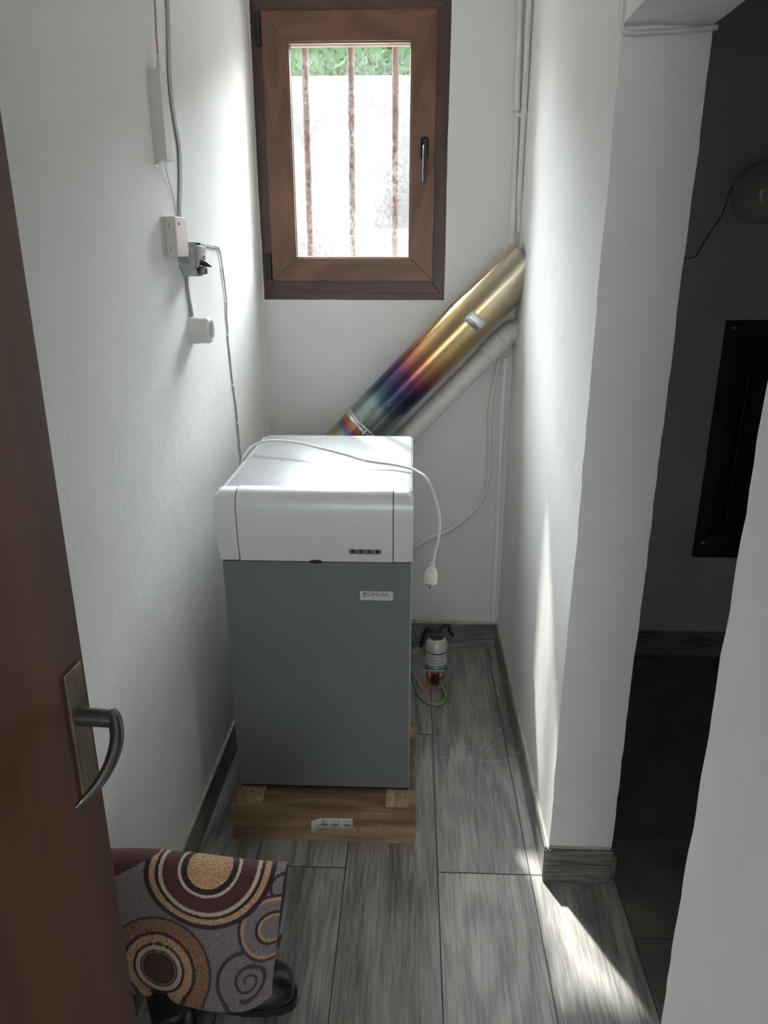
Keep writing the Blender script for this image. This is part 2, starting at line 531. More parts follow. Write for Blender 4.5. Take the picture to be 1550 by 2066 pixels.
def make_glass():
    """pane covered with dried water spots and dust: clear glass mixed with a scattering film"""
    m = bpy.data.materials.new('dusty_window_glass')
    m.use_nodes = True
    nt = m.node_tree
    nt.nodes.clear()
    out = N(nt, 'ShaderNodeOutputMaterial')
    tr = N(nt, 'ShaderNodeBsdfTransparent', ins={'Color': (0.97, 0.98, 0.97, 1)})
    gl = N(nt, 'ShaderNodeBsdfGlossy', ins={'Roughness': 0.03})
    tl = N(nt, 'ShaderNodeBsdfTranslucent', ins={'Color': (0.95, 0.95, 0.93, 1)})
    lw = N(nt, 'ShaderNodeLayerWeight', ins={'Blend': 0.5})
    pw = N(nt, 'ShaderNodeMath', operation='POWER')
    pw.inputs[1].default_value = 5.0
    L(nt, lw.outputs['Facing'], pw.inputs[0])
    fr = N(nt, 'ShaderNodeMapRange', ins={'To Min': 0.03, 'To Max': 0.9})
    L(nt, pw.outputs[0], fr.inputs['Value'])
    m1 = N(nt, 'ShaderNodeMixShader')
    L(nt, fr.outputs[0], m1.inputs['Fac'])
    L(nt, tr.outputs[0], m1.inputs[1])
    L(nt, gl.outputs[0], m1.inputs[2])
    tc = N(nt, 'ShaderNodeTexCoord')
    mp = N(nt, 'ShaderNodeMapping', ins={'Scale': (1.0, 1.0, 0.75)})
    L(nt, tc.outputs['Object'], mp.inputs['Vector'])
    big = N(nt, 'ShaderNodeTexNoise', ins={'Scale': 5.0, 'Detail': 3.0})
    L(nt, mp.outputs['Vector'], big.inputs['Vector'])
    fine = N(nt, 'ShaderNodeTexNoise', ins={'Scale': 150.0, 'Detail': 4.0, 'Roughness': 0.7})
    L(nt, mp.outputs['Vector'], fine.inputs['Vector'])
    rb = ramp(nt, [(0.35, (0.008, 0.008, 0.008)), (0.65, (0.034, 0.034, 0.034))])
    L(nt, big.outputs['Fac'], rb.inputs['Fac'])
    rf = ramp(nt, [(0.42, (0.15, 0.15, 0.15)), (0.60, (1.0, 1.0, 1.0))])
    L(nt, fine.outputs['Fac'], rf.inputs['Fac'])
    mu = N(nt, 'ShaderNodeMath', operation='MULTIPLY')
    L(nt, rb.outputs['Color'], mu.inputs[0])
    L(nt, rf.outputs['Color'], mu.inputs[1])
    m2 = N(nt, 'ShaderNodeMixShader')
    L(nt, mu.outputs[0], m2.inputs['Fac'])
    L(nt, m1.outputs[0], m2.inputs[1])
    L(nt, tl.outputs[0], m2.inputs[2])
    L(nt, m2.outputs[0], out.inputs['Surface'])
    return m
M_GLASS = make_glass()

def make_flue(name, z0, z1, stops, angular=0.06):
    """heat-tinted stainless steel, colours run along the tube's own axis"""
    m, nt, b = new_mat(name)
    tc = N(nt, 'ShaderNodeTexCoord')
    sep = N(nt, 'ShaderNodeSeparateXYZ')
    L(nt, tc.outputs['Object'], sep.inputs[0])
    mr = N(nt, 'ShaderNodeMapRange', ins={'From Min': z0, 'From Max': z1})
    L(nt, sep.outputs['Z'], mr.inputs['Value'])
    nz = N(nt, 'ShaderNodeTexNoise', ins={'Scale': 6.0, 'Detail': 2.0})
    L(nt, tc.outputs['Object'], nz.inputs['Vector'])
    sb = N(nt, 'ShaderNodeMath', operation='SUBTRACT')
    sb.inputs[1].default_value = 0.5
    L(nt, nz.outputs['Fac'], sb.inputs[0])
    ml = N(nt, 'ShaderNodeMath', operation='MULTIPLY')
    ml.inputs[1].default_value = angular * 4
    L(nt, sb.outputs[0], ml.inputs[0])
    ad = N(nt, 'ShaderNodeMath', operation='ADD')
    L(nt, mr.outputs[0], ad.inputs[0])
    L(nt, ml.outputs[0], ad.inputs[1])
    r = ramp(nt, stops)
    L(nt, ad.outputs[0], r.inputs['Fac'])
    L(nt, r.outputs['Color'], b.inputs['Base Color'])
    b.inputs['Metallic'].default_value = 0.92
    b.inputs['Roughness'].default_value = 0.24
    return m

# ------------------------------------------------------------------ the setting
def XL(y):
    pts = [(-3, -0.567), (1.3, -0.567), (1.97, -0.558), (2.704, -0.531), (3.2, -0.531)]
    for (a, xa), (b2, xb) in zip(pts, pts[1:]):
        if y <= b2:
            return xa + (xb - xa) * (y - a) / (b2 - a)
    return pts[-1][1]

YB = 2.704        # back wall face
YP = 1.505        # end of the right wall (opening starts)
YN = 0.772        # near side of the opening
XR = 0.355        # corridor face of the right wall
XR2 = 0.510       # its other face
ZO = 1.877        # underside of the lintel
ZC = 2.50         # ceiling

# floor planks
def floor_planks():
    bm = bmesh.new()
    lay = bm.loops.layers.float_color.new('plank')
    xs = [-0.632, -0.395, -0.158, 0.080, 0.317, 0.530]
    offs = [2.10, 1.52, 2.10, 1.515, 1.515]
    Lp = 1.17
    g = 0.0016
    for c in range(len(xs) - 1):
        y = offs[c] - 4 * Lp
        while y < 2.75:
            y0, y1 = max(y, -1.75), min(y + Lp, 2.72)
            if y1 > y0:
                f = bm.faces.new([bm.verts.new(p) for p in ((xs[c] + g, y0 + g, 0), (xs[c + 1] - g, y0 + g, 0), (xs[c + 1] - g, y1 - g, 0), (xs[c] + g, y1 - g, 0))])
                col = (random.random(), random.random(), random.random(), 1)
                for lp in f.loops:
                    lp[lay] = col
            y += Lp
    return bm
fl = obj('floor', floor_planks(), M_FLOOR, kind='structure')
obj('floor_grout', BX(-0.64, 0.530, -1.75, 2.74, -0.06, -0.0012), M_GROUT, parent=fl)

def far_tiles():
    bm = bmesh.new()
    g = 0.0014
    x = 0.531
    while x < 2.9:
        y = 1.337 - 0.3345 * 8
        while y < 2.70:
            y0, y1 = max(y, -1.3), min(y + 0.3345, 2.69)
            if y1 > y0 + 0.01:
                bm.faces.new([bm.verts.new(p) for p in ((x + g, y0 + g, -0.0005), (min(x + 0.3345, 2.9) - g, y0 + g, -0.0005), (min(x + 0.3345, 2.9) - g, y1 - g, -0.0005), (x + g, y1 - g, -0.0005))])
            y += 0.3345
        x += 0.3345
    return bm
ft = obj('floor_side_room', far_tiles(), M_TILE, kind='structure')
obj('floor_grout', BX(0.530, 2.92, -1.32, 2.72, -0.06, -0.0022), M_GROUT, parent=ft)

# left wall
bm = gbox(bmesh.new(), -0.12, 0.0, -1.75, 2.79, 0.0, ZC, 0.045)
wobble(bm, 0.0035, 2.2, 0.0009, 20)
for v in bm.verts:
    v.co.x += XL(v.co.y)
obj('wall_left', bm, M_WALL, smooth=True, autosmooth=50, kind='structure')

# right wall: pier, lintel, near part (one masonry wall with an opening)
bm = gbox(bmesh.new(), XR, XR2, YP, YB + 0.02, 0.0, ZO, 0.028)
gbox(bm, XR, XR2, YN, YB + 0.02, ZO, ZC, 0.045)
gbox(bm, XR + 0.005, XR2, -1.75, YN, 0.0, ZC, 0.028)
wobble(bm, 0.0030, 3.0, 0.0022, 26)
obj('wall_right', bm, M_WALL, smooth=True, autosmooth=50, kind='structure')

# back wall with the window hole
WX0, WX1, WZ0, WZ1 = -0.528, 0.1065, 1.357, 2.275
YI, YO = 2.790, 3.050
bm = gbox(bmesh.new(), -0.70, WX0, YB, YI, 0, ZC, 0.06)
gbox(bm, WX0, WX1, YB, YI, 0, WZ0, 0.045)
gbox(bm, WX0, WX1, YB, YI, WZ1, ZC, 0.045)
gbox(bm, WX1, 0.55, YB, YI, 0, ZC, 0.045)
gbox(bm, -0.90, WX0 - 0.10, YI, YO, 0, ZC, 0.06)
gbox(bm, WX0 - 0.10, WX1 + 0.012, YI, YO, 0, WZ0 - 0.02, 0.06)
gbox(bm, WX0 - 0.10, WX1 + 0.012, YI, YO, WZ1 + 0.20, ZC, 0.06)
gbox(bm, WX1 + 0.012, 0.55, YI, YO, 0, ZC, 0.06)
wobble(bm, 0.0022, 3.0, 0.0013, 20)
obj('wall_back', bm, M_WALLB, smooth=True, autosmooth=50, kind='structure')
bm = bmesh.new()
box(bm, -0.70, -0.55, -1.87, -1.75, 0, ZC)
box(bm, 0.35, 0.60, -1.87, -1.75, 0, ZC)
box(bm, -0.55, 0.35, -1.87, -1.75, 0, 0.75)
box(bm, -0.55, 0.35, -1.87, -1.75, 1.75, ZC)
obj('wall_behind_camera', bm, M_WALL, kind='structure')  # opening left in this unseen wall to let fill light in
w3 = obj('added_fill_window', BX(-0.56, 0.36, -1.815, -1.809, 0.74, 1.76), None, kind='structure')  # unseen tinted pane, added to set the fill light from behind
w3m = bpy.data.materials.new('fill_window_tint')
w3m.use_nodes = True
_nt = w3m.node_tree
_nt.nodes.clear()
_o = N(_nt, 'ShaderNodeOutputMaterial')
_t = N(_nt, 'ShaderNodeBsdfTransparent', ins={'Color': (0.31, 0.31, 0.305, 1)})
L(_nt, _t.outputs[0], _o.inputs['Surface'])
w3.data.materials.append(w3m)
obj('ceiling', BX(-0.90, 3.05, -1.87, 3.05, ZC, ZC + 0.10), M_WALL, kind='structure')

# side room shell
DX0, DX1, DZ0, DZ1 = 1.078, 1.80, 0.470, 1.295
bm = bmesh.new()
box(bm, 0.50, DX0, 2.66, 3.00, 0, ZC)
box(bm, DX0, DX1, 2.66, 3.00, 0, DZ0)
box(bm, DX0, DX1, 2.66, 3.00, DZ1, ZC)
box(bm, DX1, 3.05, 2.66, 3.00, 0, ZC)
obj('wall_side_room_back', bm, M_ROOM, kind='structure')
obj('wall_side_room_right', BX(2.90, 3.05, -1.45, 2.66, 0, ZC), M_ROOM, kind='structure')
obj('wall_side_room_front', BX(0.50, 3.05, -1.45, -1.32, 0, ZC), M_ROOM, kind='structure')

# baseboards
def skirting(name, bm, mat, caulk_bm=None):
    o = obj(name, bm, mat, kind='structure')
    if caulk_bm is not None:
        c = obj('caulk_line', caulk_bm, M_CAULK, parent=o)
        c['label'] = 'rough pale caulk line along the top edge'
    return o
def strip_left():
    bm = bmesh.new(); ck = bmesh.new()
    ys = [-1.7 + i * 0.1 for i in range(44)] + [2.692]
    for t, (a, b2, z0, z1) in ((bm, (-0.004, 0.0085, 0.0, 0.098)), (ck, (-0.004, 0.0070, 0.098, 0.1025))):
        rows = []
        for y in ys:
            x = XL(y)
            rows.append([t.verts.new((x + a, y, z0)), t.verts.new((x + b2, y, z0)), t.verts.new((x + b2, y, z1)), t.verts.new((x + a, y, z1))])
        for r0, r1 in zip(rows, rows[1:]):
            for k in range(4):
                t.faces.new((r0[k], r0[(k + 1) % 4], r1[(k + 1) % 4], r1[k]))
        t.faces.new(rows[0]); t.faces.new(rows[-1][::-1])
    return bm, ck
a, c = strip_left()
skirting('baseboard_left', a, M_BASE, c)
ck = gbox(bmesh.new(), 0.3500, 0.3560, YP - 0.008, 2.69, 0.099, 0.104, 0.02)
wobble(ck, 0.0012, 30, 0.0008, 90)
skirting('baseboard_right', BX(0.3455, 0.3575, YP - 0.010, 2.692, 0, 0.100, 0.0008), M_BASE, ck)
ck = gbox(bmesh.new(), -0.535, 0.350, 2.694, 2.706, 0.098, 0.112, 0.02)
wobble(ck, 0.006, 9, 0.003, 50)
skirting('baseboard_back', BX(-0.548, 0.3455, 2.692, 2.706, 0, 0.102, 0.0008), M_BASEX, ck)
b0 = skirting('baseboard_pier', BX(0.3455, 0.5120, YP - 0.0115, YP + 0.001, 0, 0.100, 0.0008), M_BASEX)
ck = gbox(bmesh.new(), 0.352, 0.509, YP - 0.004, YP + 0.002, 0.100, 0.106, 0.015)
wobble(ck, 0.001, 30, 0.0006, 90)
obj('caulk_line', ck, M_CAULK, parent=b0)
skirting('baseboard_pier_return', BX(0.5125, 0.5260, YP - 0.006, 2.65, 0, 0.086, 0.0008), M_BASE)
skirting('baseboard_side_room', BX(0.51, 2.90, 2.648, 2.662, 0, 0.106, 0.0008), M_BASEX)

# ------------------------------------------------------------------ window 1
YF = 2.716   # front plane of the outer frame
def mitred(x0, x1, z0, z1, w, y0, y1, lip=0.0):
    """four mitred members; returns (verticals, horizontals) meshes"""
    V = bmesh.new(); Hh = bmesh.new()
    def prism(bm, poly):
        a = [bm.verts.new((p[0], y0, p[1])) for p in poly]
        b2 = [bm.verts.new((p[0], y1, p[1])) for p in poly]
        bm.faces.new(a); bm.faces.new(b2[::-1])
        for i in range(len(poly)):
            j = (i + 1) % len(poly)
            bm.faces.new((a[i], a[j], b2[j], b2[i]))
    g = 0.0
    L_, R_, B_, T_ = w
    prism(V, [(x0, z0 + g), (x0, z1 - g), (x0 + L_, z1 - T_ - g), (x0 + L_, z0 + B_ + g)])
    prism(V, [(x1, z0 + g), (x1, z1 - g), (x1 - R_, z1 - T_ - g), (x1 - R_, z0 + B_ + g)])
    prism(Hh, [(x0 + g, z0), (x1 - g, z0), (x1 - R_ - g, z0 + B_), (x0 + L_ + g, z0 + B_)])
    prism(Hh, [(x0 + g, z1), (x1 - g, z1), (x1 - R_ - g, z1 - T_), (x0 + L_ + g, z1 - T_)])
    for bm in (V, Hh):
        es = [e for e in bm.edges if abs(e.verts[0].co.y - y0) < 1e-6 and abs(e.verts[1].co.y - y0) < 1e-6]
        bmesh.ops.bevel(bm, geom=es, offset=0.0016, segments=2, profile=0.5, affect='EDGES')
    return V, Hh
w1 = thing('window_1', 'walnut-brown framed window with a dusty pane at the end of the corridor', 'window')
w1['kind'] = 'structure'
fx0, fx1, fz0, fz1 = -0.532, 0.1100, 1.3540, 2.268
a, b2 = mitred(fx0, fx1, fz0, fz1, (0.05, 0.0595, 0.0775, 0.05), YF, YF + 0.065)
fr = obj('window_frame', a, M_WFRAME, w1)
fr['label'] = 'darker outer frame'
fh = obj('frame_rail', b2, M_WFRAMEX, fr)
bm = BX(fx0, fx1 - 0.004, YF - 0.004, YF + 0.01, fz0, fz0 + 0.024, 0.001)
obj('sill_strip', bm, M_WFRAMEX, fr)
YS = 2.700
sx0, sx1, sz0, sz1 = -0.4925, 0.0640, 1.4195, 2.2300
a, b2 = mitred(sx0, sx1, sz0, sz1, (0.080, 0.078, 0.076, 0.085), YS, YS + 0.075)
sa = obj('sash', a, M_SASH, w1)
sa['label'] = 'lighter brown opening sash'
obj('sash_rail', b2, M_SASHX, sa)
gx0, gx1, gz0, gz1 = sx0 + 0.080, sx1 - 0.078, sz0 + 0.076, sz1 - 0.085
a, b2 = mitred(gx0 - 0.004, gx1 + 0.004, gz0 - 0.004, gz1 + 0.004, (0.009, 0.009, 0.009, 0.009), YS + 0.004, YS + 0.03)
bd = obj('glazing_bead', a, M_SASH, sa)
bm = b2
obj('glazing_bead', bm, M_SASHX, sa)
a, b2 = mitred(gx0 + 0.004, gx1 - 0.004, gz0 + 0.004, gz1 - 0.004, (0.0025, 0.0025, 0.0025, 0.0025), YS + 0.022, YS + 0.032)
gk = obj('gasket', a, M_BLACKP, sa)
obj('gasket', b2, M_BLACKP, sa)
obj('pane', BX(gx0 + 0.003, gx1 - 0.003, YS + 0.030, YS + 0.0305, gz0 + 0.003, gz1 - 0.003), M_GLASS, w1)
# handle
hb = bmesh.new()
HX, HZ = 0.0300, 1.838
box(hb, HX - 0.0125, HX + 0.0125, YS - 0.010, YS, HZ - 0.035, HZ + 0.031, 0.010, 4)
hd = obj('window_handle', hb, M_BLACKP, w1, smooth=True, autosmooth=40)
hl = bmesh.new()
sweep(hl, smooth_path([(HX, YS - 0.004, HZ), (HX, YS - 0.026, HZ), (HX, YS - 0.037, HZ - 0.006), (HX, YS - 0.040, HZ - 0.03), (HX, YS - 0.040, HZ - 0.108)], 6), [0.0095] * 12 + [0.009] * 12 + [0.0075], 14, sx=0.75, up=(1, 0, 0))
obj('lever', hl, M_BLACKP, hd, smooth=True, autosmooth=60)
for z0, z1 in ((2.135, 2.228), (1.4225, 1.512)):
    hbm = bmesh.new()
    xm = sx0 - 0.0115
    sweep(hbm, [(xm, YS + 0.004, z0), (xm, YS + 0.004, z0 + 0.004), (xm, YS + 0.004, (z0 + z1) / 2 - 0.001), (xm, YS + 0.004, (z0 + z1) / 2), (xm, YS + 0.004, (z0 + z1) / 2 + 0.001), (xm, YS + 0.004, z1 - 0.004), (xm, YS + 0.004, z1)], [0.005, 0.0085, 0.0085, 0.0072, 0.0085, 0.0085, 0.005], 14)
    obj('hinge', hbm, M_BLACKP, w1, smooth=True, autosmooth=40)

# ------------------------------------------------------------------ outdoors
tag(obj('garden_wall', BX(-5, 5, 6.0, 6.2, 0, 2.72), M_EXTW), 'pale wall seen through the dusty window pane', 'wall')
obj('ground_outside', BX(-8, 8, 3.0, 14, -0.2, 0.0), M_GROUND, kind='structure')
tag(obj('garden_hedge', (lambda bm: bm)(bmesh.new()), M_LEAF), 'green foliage above the pale wall outside the window', 'hedge')
hedge = bpy.data.objects['garden_hedge']
bm = bmesh.new()
rng = random.Random(3)
for i in range(16000):
    c = Vector((rng.uniform(-3.2, 2.6), rng.uniform(6.25, 7.1), rng.uniform(2.2, 3.75)))
    if c.z > 3.45 + 0.3 * noise.noise(Vector((c.x * 1.3, c.y, 0))):
        continue
    q = Vector((rng.gauss(0, 1), rng.gauss(0, 1), rng.gauss(0, 1))).normalized()
    u = q.orthogonal().normalized(); w = q.cross(u)
    s = rng.uniform(0.02, 0.045)
    bm.faces.new([bm.verts.new(c + u * s), bm.verts.new(c + w * s * 0.5), bm.verts.new(c - u * s), bm.verts.new(c - w * s * 0.5)])
gbox(bm, -3.3, 2.7, 6.5, 6.9, 2.3, 3.35, 0.15)
bm.to_mesh(hedge.data); bm.free()
gr = thing('window_grille', 'rusty red vertical iron bars outside the window pane', 'window grille', (0, 2.93, 0))
for xb in (-0.544, -0.387, -0.228, -0.073, 0.085):
    bm = bmesh.new()
    sweep(bm, [(xb, 0, 1.20), (xb, 0, 2.46)], 0.0120, 12)
    obj('bar', bm, M_BAR, gr, smooth=True, autosmooth=50)

# ------------------------------------------------------------------ door (open, against the left)
door = thing('door_1', 'open brown varnished door leaf at the left edge of the photo', 'door', (-0.376, 0.742, 0), (0, 0, 0))
door['kind'] = 'structure'
door.rotation_euler = (0, 0, math.radians(-4.5))
# local frame: leaf extends along -Y, face +X
obj('door_leaf', BX(-0.038, 0.0, -0.78, 0.0, 0.008, 2.03, 0.002), M_DOOR, door)
hp = obj('handle_plate', BX(0.0, 0.005, -0.046, -0.012, 0.893, 1.066, 0.0018), M_BRONZE, door)
bm = bmesh.new()
for zz in (0.905, 1.052):
    lathe(bm, [(0.0, 0.0068), (0.003, 0.0062), (0.0036, 0.005)], axis_matrix((0, -0.029, zz), (1, 0, 0)), 14)
obj('screw', bm, M_GUNMETAL, hp, smooth=True)
# keyhole-less plate; lever
bm = bmesh.new()
hz = 1.004
lathe(bm, [(0.0105, 0.004), (0.0105, 0.030), (0.010, 0.045), (0.0, 0.045)], axis_matrix((0, -0.029, hz), (1, 0, 0)), 24)
neck = obj('lever_neck', bm, M_GUNMETAL, door, smooth=True, autosmooth=45)
bm = bmesh.new()
pth = smooth_path([(0.038, -0.024, hz + 0.003), (0.046, -0.030, hz - 0.003), (0.0535, -0.046, hz - 0.017), (0.053, -0.066, hz - 0.033), (0.045, -0.086, hz - 0.048), (0.031, -0.106, hz - 0.060)], 7)
n = len(pth)
rad = [0.0135 * (1 - 0.50 * (i / (n - 1)) ** 2) for i in range(n)]
rad[0] = 0.008; rad[-1] = 0.0035; rad[-2] = 0.0050
sweep(bm, pth, rad, 20, sx=0.60, up=(1, 0.45, 0))
obj('lever_handle', bm, M_GUNMETAL, door, smooth=True, autosmooth=60)

# ------------------------------------------------------------------ boiler
BX0, BX1 = -0.4600, 0.0045
ZB = 0.127
bo = thing('boiler', 'floor-standing boiler with charcoal front and silver hood, raised on wooden beams', 'boiler', (-0.228, 1.95, ZB))
bo_inv = Matrix.Translation((0.228, -1.95, -ZB))
def bpart(name, bm, mat, parent=None, **k):
    bm.transform(bo_inv)
    return obj(name, bm, mat, parent or bo, **k)
bpart('plinth', BX(BX0 + 0.006, BX1 - 0.003, 1.672, 2.222, ZB, ZB + 0.012), M_PLINTH)
bpart('body', BX(BX0 + 0.003, BX1 - 0.001, 1.686, 2.228, ZB + 0.010, 0.975, 0.002), M_SIDE)
fp = bpart('front_panel', BX(BX0 + 0.001, BX1 - 0.003, 1.664, 1.684, ZB + 0.010, 0.7985, 0.003, 3), M_CHAR)
# slightly lighter folded edge of the front panel
bpart('panel_edge', BX(BX1 - 0.0045, BX1 - 0.0005, 1.666, 1.688, ZB + 0.012, 0.7985, 0.0008), M_SIDE, parent=fp)
bpart('shadow_gap', BX(BX0 + 0.006, BX1 - 0.006, 1.662, 1.69, 0.7985, 0.8055), M_DARK)
# lid
bm = BX(-0.4440, BX1 - 0.0045, 1.688, 2.232, 0.972, 0.980, 0.0)
es = [e for e in bm.edges if abs(e.verts[0].co.z - e.verts[1].co.z) > 0.001 and e.verts[0].co.y > 2.0]
bmesh.ops.bevel(bm, geom=es, offset=0.012, segments=4, profile=0.5, affect='EDGES')
es = [e for e in bm.edges if e.verts[0].co.z > 0.979 and e.verts[1].co.z > 0.979 and len(e.link_faces) == 2]
bmesh.ops.bevel(bm, geom=es, offset=0.002, segments=2, profile=0.5, affect='EDGES')
bpart('top_cover', bm, M_LID, smooth=True, autosmooth=35)
# hood: profile extruded along X
def hood_profile(off=0.0):
    pts = [(1.690, 0.806), (1.650 - off, 0.806), (1.643 - off, 0.85), (1.638 - off, 0.90), (1.6375 - off, 0.930)]
    cy, cz, r = 1.6675, 0.935, 0.030 + off
    # arc onto the top, stretched to z .9805
    for k in range(1, 11):
        a = math.radians(180 - 9 * k)
        pts.append((cy + math.cos(a) * (0.030 + off), cz + math.sin(a) * (0.0455 + off)))
    pts.append((1.690, 0.9805 + off))
    return pts
def extrude_profile(pts, x0, x1):
    bm = bmesh.new()
    a = [bm.verts.new((x0, p[0], p[1])) for p in pts]
    b3 = [bm.verts.new((x1, p[0], p[1])) for p in pts]
    bm.faces.new(a); bm.faces.new(b3[::-1])
    for i in range(len(pts)):
        j = (i + 1) % len(pts)
        bm.faces.new((a[i], a[j], b3[j], b3[i]))
    return bm
hx0, hx1 = -0.4640, 0.0055
bm = extrude_profile(hood_profile(), hx0, hx1)
es = []
for e in bm.edges:
    v0, v1 = e.verts
    if abs(v0.co.x - v1.co.x) < 1e-6 and min(v0.co.y, v1.co.y) < 1.6895 and min(v0.co.z, v1.co.z) > 0.8065 or (abs(v0.co.x - v1.co.x) < 1e-6 and abs(v0.co.z - v1.co.z) > 0.03 and v0.co.y < 1.66):
        es.append(e)
bmesh.ops.bevel(bm, geom=es, offset=0.016, segments=5, profile=0.5, affect='EDGES')
hood = bpart('hood', bm, M_SILVER, smooth=True, autosmooth=40)
fx_0, fx_1 = -0.4110, -0.0425
bpart('seam', extrude_profile(hood_profile(0.0004), fx_0 - 0.0022, fx_1 + 0.0022), M_DARK, parent=hood, smooth=True, autosmooth=40)
pr = hood_profile(0.0018)
# flap with a finger notch at the bottom middle
bm = extrude_profile(pr, fx_0, fx_1)
es = [e for e in bm.edges if abs(e.verts[0].co.x - e.verts[1].co.x) < 1e-6 and e.verts[0].co.y < 1.69 and e.verts[1].co.y < 1.69]
bmesh.ops.bevel(bm, geom=es, offset=0.0015, segments=2, profile=0.5, affect='EDGES')
flap = bpart('control_flap', bm, M_SILVER, smooth=True, autosmooth=40)
bm = bmesh.new()
lathe(bm, [(0.016, 0), (0.016, 0.0012), (0.0, 0.0012)], Matrix.Translation((-0.228, 1.6475, 0.8055)) @ Matrix.Rotation(math.radians(90), 4, 'X') @ Matrix.Scale(0.28, 4, (0, 1, 0)), 30)
bpart('finger_notch', bm, M_DARK, parent=flap)
# indicator slot with four round lamps
bm = bmesh.new()
iz, iy = 0.8345, 1.6437
box(bm, -0.1480, -0.0690, iy - 0.0015, iy + 0.004, iz - 0.0062, iz + 0.0062, 0.0, 2)
es = [e for e in bm.edges if abs(e.verts[0].co.y - e.verts[1].co.y) > 0.002]
bmesh.ops.bevel(bm, geom=es, offset=0.0060, segments=6, profile=0.5, affect='EDGES')
slot = bpart('indicator_slot', bm, plain('slot_grey', (0.16, 0.165, 0.17), 0.4), parent=flap, smooth=True, autosmooth=40)
for k in range(4):
    bm = bmesh.new()
    lathe(bm, [(0.0042, 0.0), (0.0042, 0.0016), (0.0034, 0.0024), (0, 0.0027)], axis_matrix((-0.1370 + k * 0.0195, iy - 0.0012, iz + 0.001), (0, -1, 0)), 18)
    bpart('indicator_lamp', bm, M_BLACKP, parent=flap, smooth=True)
# badge
bm = BX(-0.1230, -0.0415, 1.6615, 1.665, 0.6985, 0.7225, 0.0)
es = [e for e in bm.edges if abs(e.verts[0].co.y - e.verts[1].co.y) > 0.002]
bmesh.ops.bevel(bm, geom=es, offset=0.003, segments=4, profile=0.5, affect='EDGES')
badge = bpart('badge', bm, M_BADGE, smooth=True, autosmooth=40)
badge['label'] = 'small silver badge with dark blue lettering'
def bfront(x, z, y=1.6613):
    return bo_inv @ Matrix.Translation((x, y, z)) @ FACE_FRONT
text_mesh('lettering', 'OMUSA', 0.0150, bfront(-0.0775, 0.7137), M_BLUE, badge, depth=0.0, bold=0.0, spacing=1.0)
# curled initial D
bm = bmesh.new()
pts = []
for k in range(0, 34):
    a = math.radians(150 - k * 15)
    r = 0.0050 * (1 - max(0, k - 17) / 17 * 0.85)
    pts.append((-0.1108 + r * math.cos(a), 1.6612, 0.7137 + r * math.sin(a)))
sweep(bm, pts, 0.00085, 6)
bpart('lettering', bm, M_BLUE, parent=badge, smooth=True)
for i, ch in enumerate('TEKNIK'):
    text_mesh('lettering', ch, 0.0042, bfront(-0.1125 + i * 0.01185, 0.7035), M_GREYT, badge)

# ------------------------------------------------------------------ power cable over the boiler
cab = thing('power_cable', 'white power cable draped over the boiler top with its plug hanging down', 'cable', (0.05, 1.74, 0.72))
cinv = Matrix.Translation((-0.05, -1.74, -0.72))
pts = [(-0.470, 2.05, 0.60), (-0.474, 2.00, 0.78), (-0.474, 1.965, 0.90), (-0.466, 1.955, 0.964), (-0.454, 1.983, 0.991), (-0.436, 2.003, 1.005), (-0.392, 1.995, 1.019), (-0.314, 1.979, 1.018), (-0.240, 1.931, 1.014), (-0.171, 1.896, 1.006), (-0.117, 1.868, 0.998), (-0.052, 1.858, 0.992), (-0.007, 1.833, 0.990), (0.012, 1.806, 0.990), (0.038, 1.765, 0.981), (0.0584, 1.745, 0.9398), (0.0706, 1.74, 0.8884), (0.0694, 1.74, 0.8359), (0.0616, 1.74, 0.7957), (0.0573, 1.74, 0.7659)]
bm = sweep(bmesh.new(), smooth_path(pts, 8), 0.0034, 12)
bm.transform(cinv)
obj('cord', bm, M_WHITEP, cab, smooth=True, autosmooth=50)
pm = axis_matrix((0.0573, 1.74, 0.7680), (-0.14, -0.05, -1))
bm = lathe(bmesh.new(), [(0.0, 0.0), (0.0048, 0.0), (0.0060, 0.004), (0.0052, 0.010), (0.0090, 0.014), (0.0130, 0.021), (0.0165, 0.027), (0.0175, 0.036), (0.0185, 0.050), (0.0180, 0.053), (0.0, 0.053)], cinv @ pm, 28)
plug = obj('plug', bm, M_WHITEP, cab, smooth=True, autosmooth=40)
bm = bmesh.new()
for sx_ in (-0.0055, 0.0055):
    sweep(bm, [cinv @ pm @ Vector((sx_ * 1.7, 0.002, 0.052)), cinv @ pm @ Vector((sx_ * 1.7, 0.002, 0.066))], 0.0022, 10)
obj('plug_pin', bm, M_GUNMETAL, plug, smooth=True, autosmooth=50)
bm = box(bmesh.new(), -0.0018, 0.0018, -0.0195, -0.0150, 0.040, 0.0525)
bm.transform(cinv @ pm @ Matrix.Rotation(math.radians(-20), 4, 'Z'))
obj('earth_slot', bm, M_INK, plug)

